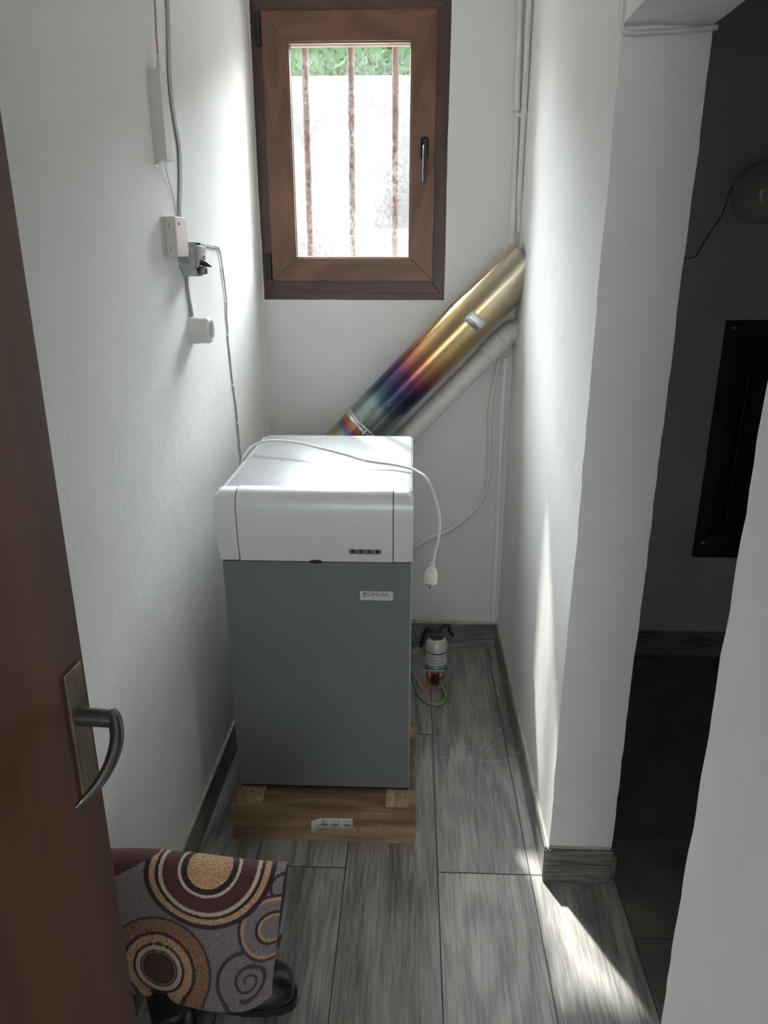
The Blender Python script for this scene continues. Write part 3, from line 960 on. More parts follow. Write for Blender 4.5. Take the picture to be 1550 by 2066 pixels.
# ------------------------------------------------------------------ wooden skid under the boiler
sk = thing('wooden_skid', 'rough pine skid of beams and slats under the boiler', 'skid', (-0.225, 1.66, 0))
def spart(name, bm, mat, parent=None, **k):
    bm.transform(Matrix.Translation((0.225, -1.66, 0)))
    return obj(name, bm, mat, parent or sk, **k)
bm = gbox(bmesh.new(), -0.4735, 0.0225, 1.6110, 1.690, 0.0, 0.1130, 0.018)
wobble(bm, 0.0012, 8, 0.0004, 60)
beam = spart('beam', bm, M_PINE)
bm = gbox(bmesh.new(), -0.4735, 0.0225, 1.915, 2.010, 0.0, 0.1130, 0.03)
wobble(bm, 0.0012, 8, 0.0004, 60)
spart('beam', bm, M_PINE)
for x0, x1 in ((-0.4560, -0.3880), (-0.0585, 0.0035)):
    bm = gbox(bmesh.new(), x0, x1, 1.617, 2.10, 0.1130, 0.1262, 0.02)
    wobble(bm, 0.0004, 8, 0.0002, 60)
    sl = spart('slat', bm, M_PINEY)
    for nx, ny in ((0.2, 0.015), (0.5, 0.028), (0.85, 0.020)):
        xx = x0 + (x1 - x0) * nx
        bm = sweep(bmesh.new(), [(xx - 0.003, 1.618 + ny - 0.003, 0.1278), (xx + 0.004, 1.618 + ny + 0.006, 0.1278)], 0.0007, 6)
        spart('staple', bm, M_INK, parent=sl)
# paper label with three barcodes, left end curled
bm = bmesh.new()
lx0, lx1, lz0, lz1 = -0.2520, -0.1460, 0.0450, 0.0790
nn = 14
prev = None
rows = []
for i in range(nn + 1):
    t = i / nn
    x = lx0 + (lx1 - lx0) * t
    curl = max(0, 0.22 - t) / 0.22
    y = 1.6098 - 0.010 * curl ** 1.4
    x2 = x - 0.004 * curl
    rows.append((bm.verts.new((x2, y, lz0 - 0.012 * curl ** 1.2)), bm.verts.new((x2, y - 0.0006, lz1 - 0.002 * curl))))
for r0, r1 in zip(rows, rows[1:]):
    bm.faces.new((r0[0], r1[0], r1[1], r0[1]))
pl = spart('paper_label', bm, M_PAPER, parent=beam, smooth=True)
sol = pl.modifiers.new('thickness', 'SOLIDIFY'); sol.thickness = 0.0003
pl['label'] = 'torn white paper label with three barcodes'
bm = bmesh.new()
rb = random.Random(5)
for k in range(3):
    bx = -0.2330 + k * 0.031
    x = bx
    while x < bx + 0.020:
        w = rb.choice([0.0006, 0.0009, 0.0014])
        box(bm, x, x + w, 1.6088, 1.6092, 0.0545, 0.0605)
        x += w + rb.choice([0.0006, 0.0010])
    for zz in (0.0645, 0.0675, 0.0705):
        x = bx
        while x < bx + 0.020:
            w = rb.uniform(0.001, 0.003)
            box(bm, x, x + w, 1.6088, 1.6092, zz, zz + 0.0011)
            x += w + 0.0012
spart('barcode_print', bm, M_INK, parent=beam)
for k in range(16):
    x, z = rb.uniform(-0.46, 0.01), rb.uniform(0.015, 0.10)
    if -0.26 < x < -0.14: continue
    bm = sweep(bmesh.new(), [(x, 1.6100, z), (x + rb.uniform(-0.002, 0.002), 1.6100, z + rb.uniform(0.001, 0.006))], 0.0009, 6)
    spart('nail_mark', bm, M_INK, parent=beam)

# ------------------------------------------------------------------ flue
fa = Vector((-0.170, 2.605, 0.9330)); fb = Vector((0.372, 2.605, 1.4850))
fdir = (fb - fa).normalized(); flen = (fb - fa).length
fl_t = thing('flue_pipe', 'heat-tinted steel flue pipe rising diagonally from the boiler into the right wall', 'flue pipe', tuple(fa), tuple(fdir.to_track_quat('Z', 'Y').to_euler()))
R_F = 0.079
M_FLUE = make_flue('heat_tinted_steel', 0.0, flen, [
    (0.00, (0.24, 0.28, 0.27)), (0.08, (0.24, 0.29, 0.28)), (0.15, (0.07, 0.10, 0.14)), (0.22, (0.035, 0.04, 0.09)),
    (0.28, (0.10, 0.04, 0.11)), (0.35, (0.30, 0.09, 0.08)), (0.43, (0.44, 0.23, 0.10)), (0.55, (0.48, 0.35, 0.17)),
    (0.75, (0.54, 0.45, 0.29)), (1.0, (0.58, 0.53, 0.43))])
M_FLUE2 = make_flue('heat_tinted_steel_lower', -0.16, 0.0, [
    (0.0, (0.45, 0.40, 0.28)), (0.45, (0.48, 0.38, 0.22)), (0.60, (0.30, 0.36, 0.28)), (0.70, (0.12, 0.16, 0.28)),
    (0.78, (0.32, 0.10, 0.16)), (0.88, (0.48, 0.20, 0.08)), (1.0, (0.40, 0.33, 0.25))], angular=0.03)
bm = lathe(bmesh.new(), [(R_F, 0.0), (R_F, flen)], Matrix(), 64)
upper = obj('upper_tube', bm, M_FLUE, fl_t, smooth=True)
bm = lathe(bmesh.new(), [(R_F - 0.003, -0.16), (R_F - 0.003, 0.003)], Matrix(), 64)
obj('lower_tube', bm, M_FLUE2, fl_t, smooth=True)
# elbow down to the back of the boiler
ld = fl_t.rotation_euler.to_matrix().to_4x4()
Mi = (Matrix.Translation(fa) @ ld).inverted()
e0 = fa - fdir * 0.155
bm = sweep(bmesh.new(), [Mi @ p for p in smooth_path([tuple(e0 + fdir * 0.01), tuple(e0 - fdir * 0.05), (-0.335, 2.57, 0.72), (-0.31, 2.48, 0.655), (-0.25, 2.38, 0.64), (-0.22, 2.22, 0.64)], 6)], R_F - 0.003, 40)
obj('elbow', bm, M_FLUE2, fl_t, smooth=True, autosmooth=50)
# clamp band with its screw lock
bm = lathe(bmesh.new(), [(R_F, -0.012), (R_F + 0.004, -0.011), (R_F + 0.006, -0.006), (R_F + 0.0035, -0.002), (R_F + 0.0035, 0.003), (R_F + 0.006, 0.007), (R_F + 0.004, 0.012), (R_F, 0.013)], Matrix(), 64)
cl = obj('clamp_band', bm, M_CHROME, fl_t, smooth=True)
cl['label'] = 'shiny clamp ring'
bm = bmesh.new()
# lock faces the camera: direction -Y in world
fy = (Mi.to_3x3() @ Vector((0, -1, 0))).normalized()
side = Vector((0, 0, 1)).cross(fy).normalized()
sdn = side if (ld.to_3x3() @ side).z < 0 else -side
lockdir = (fy * 0.93 + sdn * 0.25).normalized()
lc = lockdir * (R_F + 0.009)
tang = Vector((0, 0, 1)).cross(lockdir).normalized()
sweep(bm, [lc - tang * 0.022, lc + tang * 0.022], 0.0032, 12)
for s_ in (-1, 1):
    sweep(bm, [lc + tang * 0.012 * s_ - Vector((0, 0, 0.010)), lc + tang * 0.012 * s_ + Vector((0, 0, 0.010))], 0.0055, 12)
obj('clamp_lock', bm, M_CHROME, cl, smooth=True, autosmooth=50)
# little round mark on the tube
rd = (fy * 0.97 + sdn * 0.05).normalized()
bm = bmesh.new()
cc = rd * (R_F + 0.0006) + Vector((0, 0, 0.125))
tg = Vector((0, 0, 1)).cross(rd).normalized()
ring = [cc + (tg * math.cos(a * math.pi / 8) + Vector((0, 0, 1)) * math.sin(a * math.pi / 8)) * 0.0042 for a in range(17)]
sweep(bm, ring, 0.0007, 6)
obj('test_hole_ring', bm, M_GALV, upper, smooth=True)
# foil tape patch wrapped on the tube
bm = bmesh.new()
az = flen * 0.645
nn = 10
ang0 = math.atan2(sdn.dot(sdn), 0)
rows = []
for i in range(nn + 1):
    th_ = math.radians(-16 + 50 * i / nn)
    d = (fy * math.cos(th_) + sdn * math.sin(th_)).normalized()
    sk_ = 0.006 * i / nn
    rows.append((bm.verts.new(d * (R_F + 0.0009) + Vector((0, 0, az + sk_))), bm.verts.new(d * (R_F + 0.0009) + Vector((0, 0, az + 0.042 + sk_)))))
for r0, r1 in zip(rows, rows[1:]):
    bm.faces.new((r0[0], r1[0], r1[1], r0[1]))
tp = obj('foil_patch', bm, M_ALU, upper, smooth=True)
sol = tp.modifiers.new('thickness', 'SOLIDIFY'); sol.thickness = 0.0004
tp['label'] = 'square of aluminium tape'

# ------------------------------------------------------------------ white PVC pipe below the flue
pv = thing('drain_pipe', 'white painted plastic pipe with elbow running under the steel flue', 'pipe', (-0.02, 2.66, 0.88))
pinv = Matrix.Translation((0.02, -2.66, -0.88))
yp = 2.662
pd = Vector((0.2929, 0, 0.305)).normalized()
p0 = Vector((-0.24, yp, 0.652)); p1 = Vector((0.262, yp, 1.1745))
bm = sweep(bmesh.new(), [p0, p1], 0.0345, 32); bm.transform(pinv)
obj('tube', bm, M_PAINT, pv, smooth=True, autosmooth=50)
c0 = Vector((0.262, yp, 1.1745)); c1 = c0 + pd * 0.075
bm = bmesh.new()
M_ = axis_matrix(c0, pd)
lathe(bm, [(0.034, -0.003), (0.0405, -0.002), (0.042, 0.001), (0.0405, 0.006), (0.0385, 0.009), (0.0385, 0.058), (0.0405, 0.062), (0.042, 0.066), (0.0405, 0.070), (0.034, 0.071)], M_, 40)
bm.transform(pinv)
obj('coupling', bm, M_PAINT, pv, smooth=True, autosmooth=60)
el = smooth_path([tuple(c1 - pd * 0.01), tuple(c1 + pd * 0.01), tuple(c1 + pd * 0.028 + Vector((0.003, 0, 0.002))), (0.372, yp, 1.262), (0.40, yp, 1.272)], 6)
bm = sweep(bmesh.new(), el, 0.0365, 32); bm.transform(pinv)
obj('elbow', bm, M_PAINT, pv, smooth=True, autosmooth=50)

# ------------------------------------------------------------------ white conduits
def cable(name, pts, r, mat, label, cat, group=None, n=8, seg=10, sx=1.0, up=None):
    o = obj(name, sweep(bmesh.new(), smooth_path(pts, n), r, seg, sx=sx, up=up), mat, smooth=True, autosmooth=50)
    return tag(o, label, cat, group)
cable('conduit', [(0.312, 2.694, 1.19), (0.306, 2.694, 1.146), (0.287, 2.694, 1.022), (0.284, 2.694, 0.931), (0.290, 2.694, 0.80), (0.283, 2.694, 0.6756), (0.240, 2.694, 0.586), (0.150, 2.694, 0.506), (0.0786, 2.694, 0.4728), (0.031, 2.694, 0.441), (-0.03, 2.694, 0.37), (-0.12, 2.694, 0.30)], 0.0085, M_PAINT, 'white painted conduit curving down the back wall to behind the boiler', 'conduit')
cable('conduit', [(0.332, 2.698, 1.16), (0.328, 2.699, 1.00), (0.330, 2.700, 0.70), (0.333, 2.700, 0.40), (0.334, 2.700, 0.115)], 0.010, M_WALL, 'straight plastered-over conduit low in the back right corner', 'conduit')
# two thin vertical pipes in the corner above the flue
for (pts, r, lab, zc) in (
        ([(0.3135, 2.690, 2.498), (0.317, 2.690, 2.2446), (0.3245, 2.691, 1.9535), (0.330, 2.694, 1.591), (0.331, 2.700, 1.50)], 0.0092, 'thin white vertical pipe in the back corner, the left one of the pair', 1.958),
        ([(0.3400, 2.668, 2.498), (0.341, 2.668, 2.244), (0.344, 2.672, 1.918), (0.3455, 2.685, 1.71), (0.352, 2.698, 1.58)], 0.0092, 'thin white vertical pipe in the back corner, right one of the pair', 1.925)):
    o = thing('corner_pipe', lab, 'pipe', (pts[1][0], pts[1][1], pts[-1][2]))
    inv = Matrix.Translation(-Vector(o.location))
    bm = sweep(bmesh.new(), smooth_path(pts, 6), r, 14); bm.transform(inv)
    obj('tube', bm, M_PAINT, o, smooth=True, autosmooth=50)
    sp = smooth_path(pts, 24)
    c = min(sp, key=lambda p: abs(p.z - zc))
    bm = bmesh.new()
    lathe(bm, [(r, -0.011), (r + 0.003, -0.0105), (r + 0.003, -0.006), (r + 0.0015, -0.004), (r + 0.0015, 0.004), (r + 0.003, 0.006), (r + 0.003, 0.0105), (r, 0.011)], Matrix.Translation(c), 18)
    box(bm, c.x - 0.022, c.x - 0.006, c.y + 0.001, c.y + 0.006, c.z - 0.005, c.z + 0.005, 0.001)
    bm.transform(inv)
    obj('pipe_clip', bm, M_PAINT, o, smooth=True, autosmooth=50)

# ------------------------------------------------------------------ fittings on the left wall
def wx(y, off=0.0):
    return XL(y) + off
# slim housing with end tabs
t = thing('wall_junction_box', 'long slim vertical box on the left wall fed by a tan cable', 'electrical box', (-0.56, 1.76, 1.70))
inv = Matrix.Translation((0.56, -1.76, -1.70))
def tp_(name, bm, mat, parent=None, **k):
    bm.transform(inv)
    return obj(name, bm, mat, parent or t, **k)
tp_('housing', BX(-0.5640, -0.5345, 1.7410, 1.7900, 1.6990, 1.8710, 0.0012), M_BOXP)
bm = BX(-0.5655, -0.5610, 1.7430, 1.772, 1.6860, 1.6995, 0.001)
sweep(bm, [(-0.5635, 1.7405, 1.6905), (-0.5530, 1.7405, 1.6905)], 0.0022, 8)
tp_('mounting_tab', bm, M_CHROME, smooth=True, autosmooth=40)
bm = BX(-0.5655, -0.5605, 1.7430, 1.772, 1.8705, 1.8820, 0.001)
tp_('mounting_tab', bm, M_BOXP)
bm = lathe(bmesh.new(), [(0.0045, 0), (0.0045, 0.014), (0.0026, 0.034), (0.0, 0.034)], Matrix.Translation((-0.5475, 1.782, 1.8705)), 16)
tp_('cable_gland', bm, M_BOXP, smooth=True, autosmooth=40)
cable('tan_cable', [(-0.549, 1.795, 2.498), (-0.547, 1.792, 2.20), (-0.547, 1.790, 2.006), (-0.5475, 1.784, 1.95), (-0.5475, 1.782, 1.9055)], 0.0022, M_TAN, 'thin tan cable coming down into the top of the slim wall box', 'cable')
cable('flat_conduit', [(wx(1.94, .003), 1.95, 2.498), (wx(1.93, .003), 1.93, 2.25), (wx(1.913, .003), 1.913, 2.04), (wx(1.886, .003), 1.886, 1.889), (wx(1.887, .003), 1.888, 1.83), (wx(1.896, .003), 1.896, 1.80), (wx(1.915, .003), 1.914, 1.741), (wx(1.904, .003), 1.904, 1.676), (wx(1.87, .003), 1.875, 1.597), (wx(1.87, .003), 1.872, 1.535)], 0.0105, M_GREYP, 'flat grey conduit on the left wall curving from the top to the pinkish thermostat box', 'conduit', sx=0.28, up=(1, 0, 0))
cable('thin_wire', [(-0.552, 1.779, 1.702), (-0.556, 1.80, 1.675), (-0.5575, 1.835, 1.64), (-0.5575, 1.855, 1.60), (-0.5575, 1.862, 1.56)], 0.0016, M_WHITEP, 'thin white wire between the slim wall box and the thermostat box', 'wire')
# thermostat
t = thing('thermostat', 'small pinkish-white thermostat box mounted on the left wall', 'thermostat', (-0.562, 1.787, 1.50))
inv = Matrix.Translation((0.562, -1.787, -1.50))
tp_('back_plate', BX(-0.5635, -0.5550, 1.7450, 1.8290, 1.5010, 1.5835, 0.0012), M_BOXP)
cs = tp_('case', BX(-0.5548, -0.5330, 1.7445, 1.8300, 1.5002, 1.5845, 0.003, 3), M_BOXP, smooth=True, autosmooth=40)
tp_('front_cover', BX(-0.5332, -0.5290, 1.7440, 1.8305, 1.4998, 1.5850, 0.0020, 3), M_PINKP, smooth=True, autosmooth=40)
for zc in (1.5660, 1.5170):
    tp_('vent_slot', BX(-0.5445, -0.5435, 1.7438, 1.7450, zc - 0.0048, zc + 0.0048), M_INK, parent=cs)
bm = bmesh.new()
lathe(bm, [(0.0030, 0), (0.0030, 0.0004), (0, 0.0004)], axis_matrix((-0.5290, 1.765, 1.570), (1, 0, 0)), 12)
lathe(bm, [(0.0030, 0), (0.0030, 0.0004), (0.0016, 0.0004), (0.0016, 0)], axis_matrix((-0.5290, 1.773, 1.570), (1, 0, 0)), 12)
tp_('maker_mark', bm, M_INK)
# open metal junction box with broken switch
t = thing('switch_box', 'open grey metal switch box with broken switch below the thermostat box', 'switch box', (-0.560, 1.87, 1.455))
inv = Matrix.Translation((0.560, -1.87, -1.455))
bm = bmesh.new()
oct_ = []
for k in range(8):
    a = math.radians(22.5 + 45 * k)
    oct_.append((1.880 + 0.044 * math.cos(a), 1.494 + 0.042 * math.sin(a)))
def prism_x(bm, poly, x0, x1, capa=True, capb=True):
    a = [bm.verts.new((x0, p[0], p[1])) for p in poly]
    b3 = [bm.verts.new((x1, p[0], p[1])) for p in poly]
    if capa: bm.faces.new(a)
    if capb: bm.faces.new(b3[::-1])
    for i in range(len(poly)):
        j = (i + 1) % len(poly)
        bm.faces.new((a[i], a[j], b3[j], b3[i]))
prism_x(bm, oct_, -0.5625, -0.5190, True, False)
bx_ = tp_('box_shell', bm, M_GALV)
sol = bx_.modifiers.new('thickness', 'SOLIDIFY'); sol.thickness = 0.0015
bx_['label'] = 'grey galvanised shell'
bm = BX(-0.5300, -0.5110, 1.858, 1.905, 1.4750, 1.5260, 0.004, 2)
bm.transform(Matrix.Translation((-0.52, 1.88, 1.50)) @ Matrix.Rotation(math.radians(14), 4, 'Y') @ Matrix.Translation((0.52, -1.88, -1.50)))
sw = tp_('switch_mechanism', bm, M_BOXP, smooth=True, autosmooth=40)
bm = bmesh.new()
box(bm, -0.5070, -0.5060, 1.870, 1.874, 1.4860, 1.5020)
box(bm, -0.5070, -0.5060, 1.882, 1.886, 1.4860, 1.5020)
box(bm, -0.5070, -0.5060, 1.870, 1.886, 1.4860, 1.4890)
tp_('switch_mark', bm, M_INK, parent=sw)
bm = bmesh.new()
sweep(bm, [(-0.512, 1.868, 1.488), (-0.500, 1.868, 1.483), (-0.488, 1.872, 1.4765)], [0.007, 0.006, 0.001], 8)
tp_('rocker', bm, M_BLACKP, smooth=True, autosmooth=50)
bm = BX(-0.5200, -0.5035, 1.860, 1.892, 1.4590, 1.4790, 0.004, 2)
tp_('lower_terminal', bm, M_GUNMETAL, smooth=True, autosmooth=40)
cable('grey_conduit', [(-0.5515, 1.876, 1.463), (-0.5545, 1.880, 1.43), (-0.5545, 1.885, 1.405), (-0.5535, 1.892, 1.380), (-0.552, 1.893, 1.358)], 0.0045, M_GREYP, 'short grey conduit between the switch box and the round white socket', 'conduit')
# round ceramic socket
t = thing('round_socket', 'round white ceramic socket sticking out of the left wall', 'socket', (-0.560, 1.892, 1.33))
inv = Matrix.Translation((0.560, -1.892, -1.33))
Ms = axis_matrix((-0.563, 1.892, 1.326), (1, 0, 0))
tp_('body', lathe(bmesh.new(), [(0.0, 0.0), (0.0345, 0.0), (0.0345, 0.003), (0.0335, 0.006), (0.0335, 0.024), (0.0325, 0.0255), (0.0325, 0.050), (0.0300, 0.056), (0.0255, 0.0585), (0.0225, 0.0575), (0.0215, 0.030), (0.0, 0.030)], Ms, 40), M_CERAM, smooth=True, autosmooth=45)
tp_('contact', lathe(bmesh.new(), [(0.012, 0.030), (0.012, 0.036), (0.004, 0.040), (0.0, 0.040)], Ms, 20), M_BRASS, smooth=True, autosmooth=45)
# thin twin wire running down to behind the boiler
tw = thing('clipped_wire', 'thin white wire clipped to the left wall down to behind the boiler', 'wire', (-0.549, 2.22, 0.90))
inv = Matrix.Translation((0.549, -2.22, -0.90))
wp = [(1.930, 1.522), (1.944, 1.524), (2.00, 1.527), (2.047, 1.527), (2.12, 1.524), (2.176, 1.522), (2.200, 1.505), (2.209, 1.477), (2.218, 1.44), (2.224, 1.416), (2.228, 1.375), (2.219, 1.333), (2.224, 1.30), (2.219, 1.269), (2.226, 1.21), (2.234, 1.158), (2.246, 1.10), (2.258, 1.047), (2.268, 0.96), (2.274, 0.868), (2.28, 0.75)]
for dy in (0.0, 0.0045):
    bm = sweep(bmesh.new(), smooth_path([(wx(y + dy, 0.0025), y + dy + 0.0012 * math.sin(i * 2.1 + dy * 900), z + (dy if i < 6 else 0)) for i, (y, z) in enumerate(wp)], 6), 0.0016, 8)
    bm.transform(inv)
    obj('strand', bm, M_GREYP, tw, smooth=True)
for y, z in ((2.05, 1.529), (2.160, 1.525), (2.2120, 1.470), (2.2290, 1.375), (2.222, 1.280), (2.240, 1.13), (2.262, 1.01)):
    bm = sweep(bmesh.new(), [(wx(y, 0.001), y - 0.006, z), (wx(y, 0.0055), y - 0.004, z), (wx(y, 0.0055), y + 0.006, z), (wx(y, 0.001), y + 0.009, z)], 0.0026, 8)
    bm.transform(inv)
    obj('wire_clip', bm, M_WHITEP, tw, smooth=True, autosmooth=50)

# cable along the lintel
cable('lintel_cable', [(0.3495, YP - 0.004, 2.498), (0.3495, YP - 0.004, 2.2), (0.3495, YP - 0.004, 1.905), (0.351, YP - 0.007, 1.880), (0.362, YP - 0.008, 1.866), (0.40, YP - 0.008, 1.866), (0.46, YP - 0.008, 1.868), (0.500, YP - 0.008, 1.871), (0.515, YP - 0.006, 1.873)], 0.0045, M_PAINT, 'white cable bent round the corner of the lintel above the opening', 'cable')

# ------------------------------------------------------------------ oil de-aerator on the floor
F = (0.100, 2.415)
t = thing('fuel_filter', 'fuel de-aerator with clear dome and white label standing behind the boiler', 'fuel filter', (F[0], F[1], 0))
inv = Matrix.Translation((-F[0], -F[1], 0))
T0 = Matrix.Translation((F[0], F[1], 0))
tp_('red_cap', lathe(bmesh.new(), [(0, 0), (0.0170, 0), (0.0185, 0.003), (0.0170, 0.040), (0.0155, 0.060), (0, 0.060)], T0, 28), M_RED, smooth=True, autosmooth=45)
bm = lathe(bmesh.new(), [(0, 0.062), (0.040, 0.062), (0.043, 0.066), (0.043, 0.086), (0.0500, 0.088), (0.0515, 0.092), (0.0500, 0.0955), (0.0470, 0.0935), (0.040, 0.092), (0, 0.092)], T0, 48)
box(bm, F[0] - 0.056, F[0] + 0.056, F[1] - 0.012, F[1] + 0.020, 0.070, 0.086, 0.003)
box(bm, F[0] - 0.038, F[0] + 0.030, F[1] - 0.046, F[1] - 0.02, 0.070, 0.084, 0.003)
tp_('metal_head', bm, M_GALV, smooth=True, autosmooth=40)
cyl = tp_('canister', lathe(bmesh.new(), [(0, 0.092), (0.0372, 0.092), (0.0372, 0.140), (0, 0.140)], T0, 48), M_LABEL, smooth=True, autosmooth=40)
tp_('seal_ring', lathe(bmesh.new(), [(0.036, 0.1385), (0.0405, 0.140), (0.0410, 0.143), (0.0405, 0.146), (0.036, 0.147)], T0, 48), M_BLACKP, smooth=True)
dm = tp_('dome', lathe(bmesh.new(), [(0.0425, 0.146), (0.0430, 0.154), (0.0415, 0.164), (0.0380, 0.175), (0.0320, 0.185), (0.0250, 0.1915), (0, 0.1925)], T0, 48), plain('ivory_dome', (0.50, 0.51, 0.47), 0.12, noise_amt=0.08, coat=0.8), smooth=True, autosmooth=50)
tp_('dome_window', lathe(bmesh.new(), [(0.0255, 0.1912), (0.0250, 0.1955), (0.0150, 0.2000), (0, 0.2015)], T0, 36), M_BLACKP, parent=dm, smooth=True)
# label print wrapped around the canister
def wrap_text(name, body, size, zc, bold, mat, parent, spacing=1.0):
    o = text_mesh(name, body, size, Matrix(), mat, parent, depth=0.0, bold=bold, spacing=spacing)
    R = 0.0376
    for v in o.data.vertices:
        th_ = v.co.x / R - math.radians(2)
        v.co = Vector((R * math.sin(th_), -R * math.cos(th_), zc + v.co.y))
    return o
wrap_text('label_print', 'Tigerloop Combi', 0.0086, 0.1145, 0.00006, M_INK, cyl, 1.0)
rb = random.Random(9)
bm = bmesh.new()
for zz in (0.130, 0.1265, 0.1230, 0.1060, 0.1025, 0.0990):
    th_ = -0.95
    while th_ < 0.85:
        w = rb.uniform(0.03, 0.12)
        vs = []
        for aa, z2 in ((th_, zz), (th_ + w, zz), (th_ + w, zz + 0.0013), (th_, zz + 0.0013)):
            vs.append(bm.verts.new((0.0376 * math.sin(aa), -0.0376 * math.cos(aa), z2)))
        bm.faces.new(vs)
        th_ += w + 0.03
obj('label_print', bm, M_INK, cyl)
for dx in (-0.0265, 0.0155):
    bm = lathe(bmesh.new(), [(0.0105, 0.074), (0.0115, 0.066), (0.0115, 0.054), (0.009, 0.050), (0.009, 0.042), (0.006, 0.040), (0, 0.040)], Matrix.Translation((F[0] + dx, F[1] - 0.043, 0)), 6)
    br = tp_('brass_fitting', bm, M_BRASS)
    bm = lathe(bmesh.new(), [(0.0062, 0.042), (0.0075, 0.036), (0.0075, 0.028), (0.0055, 0.026), (0.0055, 0.016), (0, 0.016)], Matrix.Translation((F[0] + dx, F[1] - 0.045, 0)), 14)
    tp_('hose_nut', bm, M_CHROME, parent=br, smooth=True, autosmooth=45)
# hoses (held to the fittings: part of the assembly)
bm = sweep(bmesh.new(), smooth_path([(F[0] - 0.0265, F[1] - 0.045, 0.020), (0.0740, 2.374, 0.012), (0.066, 2.362, 0.0095), (0.050, 2.362, 0.010), (0.0296, 2.412, 0.018), (0.0094, 2.470, 0.028), (-0.03, 2.53, 0.030), (-0.08, 2.55, 0.03)], 6), 0.0058, 12)
h1 = tp_('hose', bm, M_HOSE, smooth=True)
bm = sweep(bmesh.new(), smooth_path([(F[0] + 0.0155, F[1] - 0.045, 0.020), (0.1235, 2.370, 0.008), (0.1310, 2.345, 0.0062), (0.1300, 2.305, 0.0062), (0.113, 2.270, 0.0062), (0.0766, 2.270, 0.0062), (0.0485, 2.300, 0.0062), (0.0295, 2.348, 0.0062), (0.018, 2.42, 0.0062), (-0.02, 2.50, 0.0062), (-0.06, 2.54, 0.0062)], 6), 0.0058, 12)
h2 = tp_('hose', bm, M_HOSE, smooth=True)
def clip_(name, cx_, cy_, cz_, rot, mat, par):
    bm = bmesh.new()
    for dz in (-0.0045, 0.0045):
        box(bm, -0.013, 0.013, dz - 0.0012, dz + 0.0012, 0.0, 0.010, 0.0008)
    box(bm, -0.014, -0.011, -0.005, 0.005, 0.0, 0.010, 0.0008)
    box(bm, 0.011, 0.014, -0.005, 0.005, 0.0, 0.010, 0.0008)
    bm.transform(Matrix.Translation((cx_, cy_, cz_)) @ Matrix.Rotation(rot, 4, 'Z'))
    return tp_(name, bm, mat, parent=par)
clip_('orange_clip', 0.0600, 2.360, 0.0095, math.radians(-12), M_ORANGE, h1)
clip_('green_clip', 0.1235, 2.287, 0.0060, math.radians(52), M_GREEN, h2)
# hooked copper stubs on the wall behind
cable('black_pipe_stub', [(0.047, 2.672, 0.0095), (0.055, 2.672, 0.050), (0.064, 2.668, 0.080), (0.080, 2.660, 0.092), (0.095, 2.640, 0.070), (0.100, 2.60, 0.050)], 0.0075, M_BLACKP, 'black bent pipe stub at the back skirting, left of the pair', 'pipe')
cable('black_pipe_stub', [(0.105, 2.62, 0.045), (0.115, 2.66, 0.072), (0.130, 2.680, 0.094), (0.150, 2.682, 0.100), (0.160, 2.680, 0.092), (0.160, 2.680, 0.078), (0.168, 2.680, 0.064), (0.176, 2.682, 0.055)], [0.0075] * 1 and 0.0062, M_DWOOD, 'dark bent pipe stub hooking right above the back skirting', 'pipe')
# plaster crumbs
rb = random.Random(12)
for i, (x, y) in enumerate([(0.030, 2.655), (0.022, 2.64), (0.16, 2.60), (0.182, 2.615), (0.178, 2.585), (0.155, 2.53), (0.235, 2.60), (0.29, 2.44), (0.17, 2.66)]):
    bm = bmesh.new()
    s = 0.009 if i < 2 else rb.uniform(0.002, 0.0035)
    bmesh.ops.create_icosphere(bm, subdivisions=2, radius=s)
    for v in bm.verts:
        v.co += noise.noise_vector(v.co * 300 + Vector((i, 0, 0))) * s * 0.5
        v.co.z *= 0.6
    o = obj('plaster_crumb', bm, M_CAULK)
    o.location = (x, y, s * 0.5)
    tag(o, ('bigger pale plaster crumb against the back skirting', 'bigger pale plaster crumb a step out from the back skirting')[i] if i < 2 else 'tiny pale plaster crumb on the grey floor by the fuel filter', 'crumb', 'plaster crumbs on the floor')

# ------------------------------------------------------------------ side room: lamp, wire, dark window
t = thing('wall_lamp', 'round unlit opal globe lamp on the dim side room wall', 'lamp', (1.085, 2.66, 1.69))
inv = Matrix.Translation((-1.085, -2.66, -1.69))
bm = bmesh.new()
bmesh.ops.create_uvsphere(bm, u_segments=40, v_segments=24, radius=0.090)
bm.transform(Matrix.Translation((1.088, 2.575, 1.688)))
tp_('globe', bm, M_GLOBE, smooth=True)
tp_('lamp_base', lathe(bmesh.new(), [(0, 0), (0.050, 0), (0.050, 0.012), (0.040, 0.020), (0.030, 0.022), (0, 0.022)], axis_matrix((1.088, 2.661, 1.688), (0, -1, 0)), 32), M_BLACKP, smooth=True, autosmooth=45)
cable('lamp_wire', [(1.050, 2.657, 1.715), (1.0226, 2.657, 1.7096), (1.0066, 2.657, 1.635), (0.9644, 2.657, 1.5589), (0.9394, 2.657, 1.5047), (0.9064, 2.657, 1.4953), (0.86, 2.657, 1.4975)], 0.0014, M_BLACKP, 'thin dark wire hanging from the globe lamp along the dim wall', 'wire')
t = thing('window_2', 'dark barred window low in the dim side room wall', 'window', (DX0, 2.66, DZ0))
t['kind'] = 'structure'
inv = Matrix.Translation((-DX0, -2.66, -DZ0))
bm = bmesh.new()
box(bm, DX0 - 0.010, DX0 + 0.040, 2.655, 2.70, DZ0 - 0.002, DZ1, 0.002)
box(bm, DX1 - 0.040, DX1 + 0.010, 2.655, 2.70, DZ0 - 0.002, DZ1, 0.002)
box(bm, DX0 + 0.040, DX1 - 0.040, 2.655, 2.70, DZ1 - 0.045, DZ1 + 0.001, 0.002)
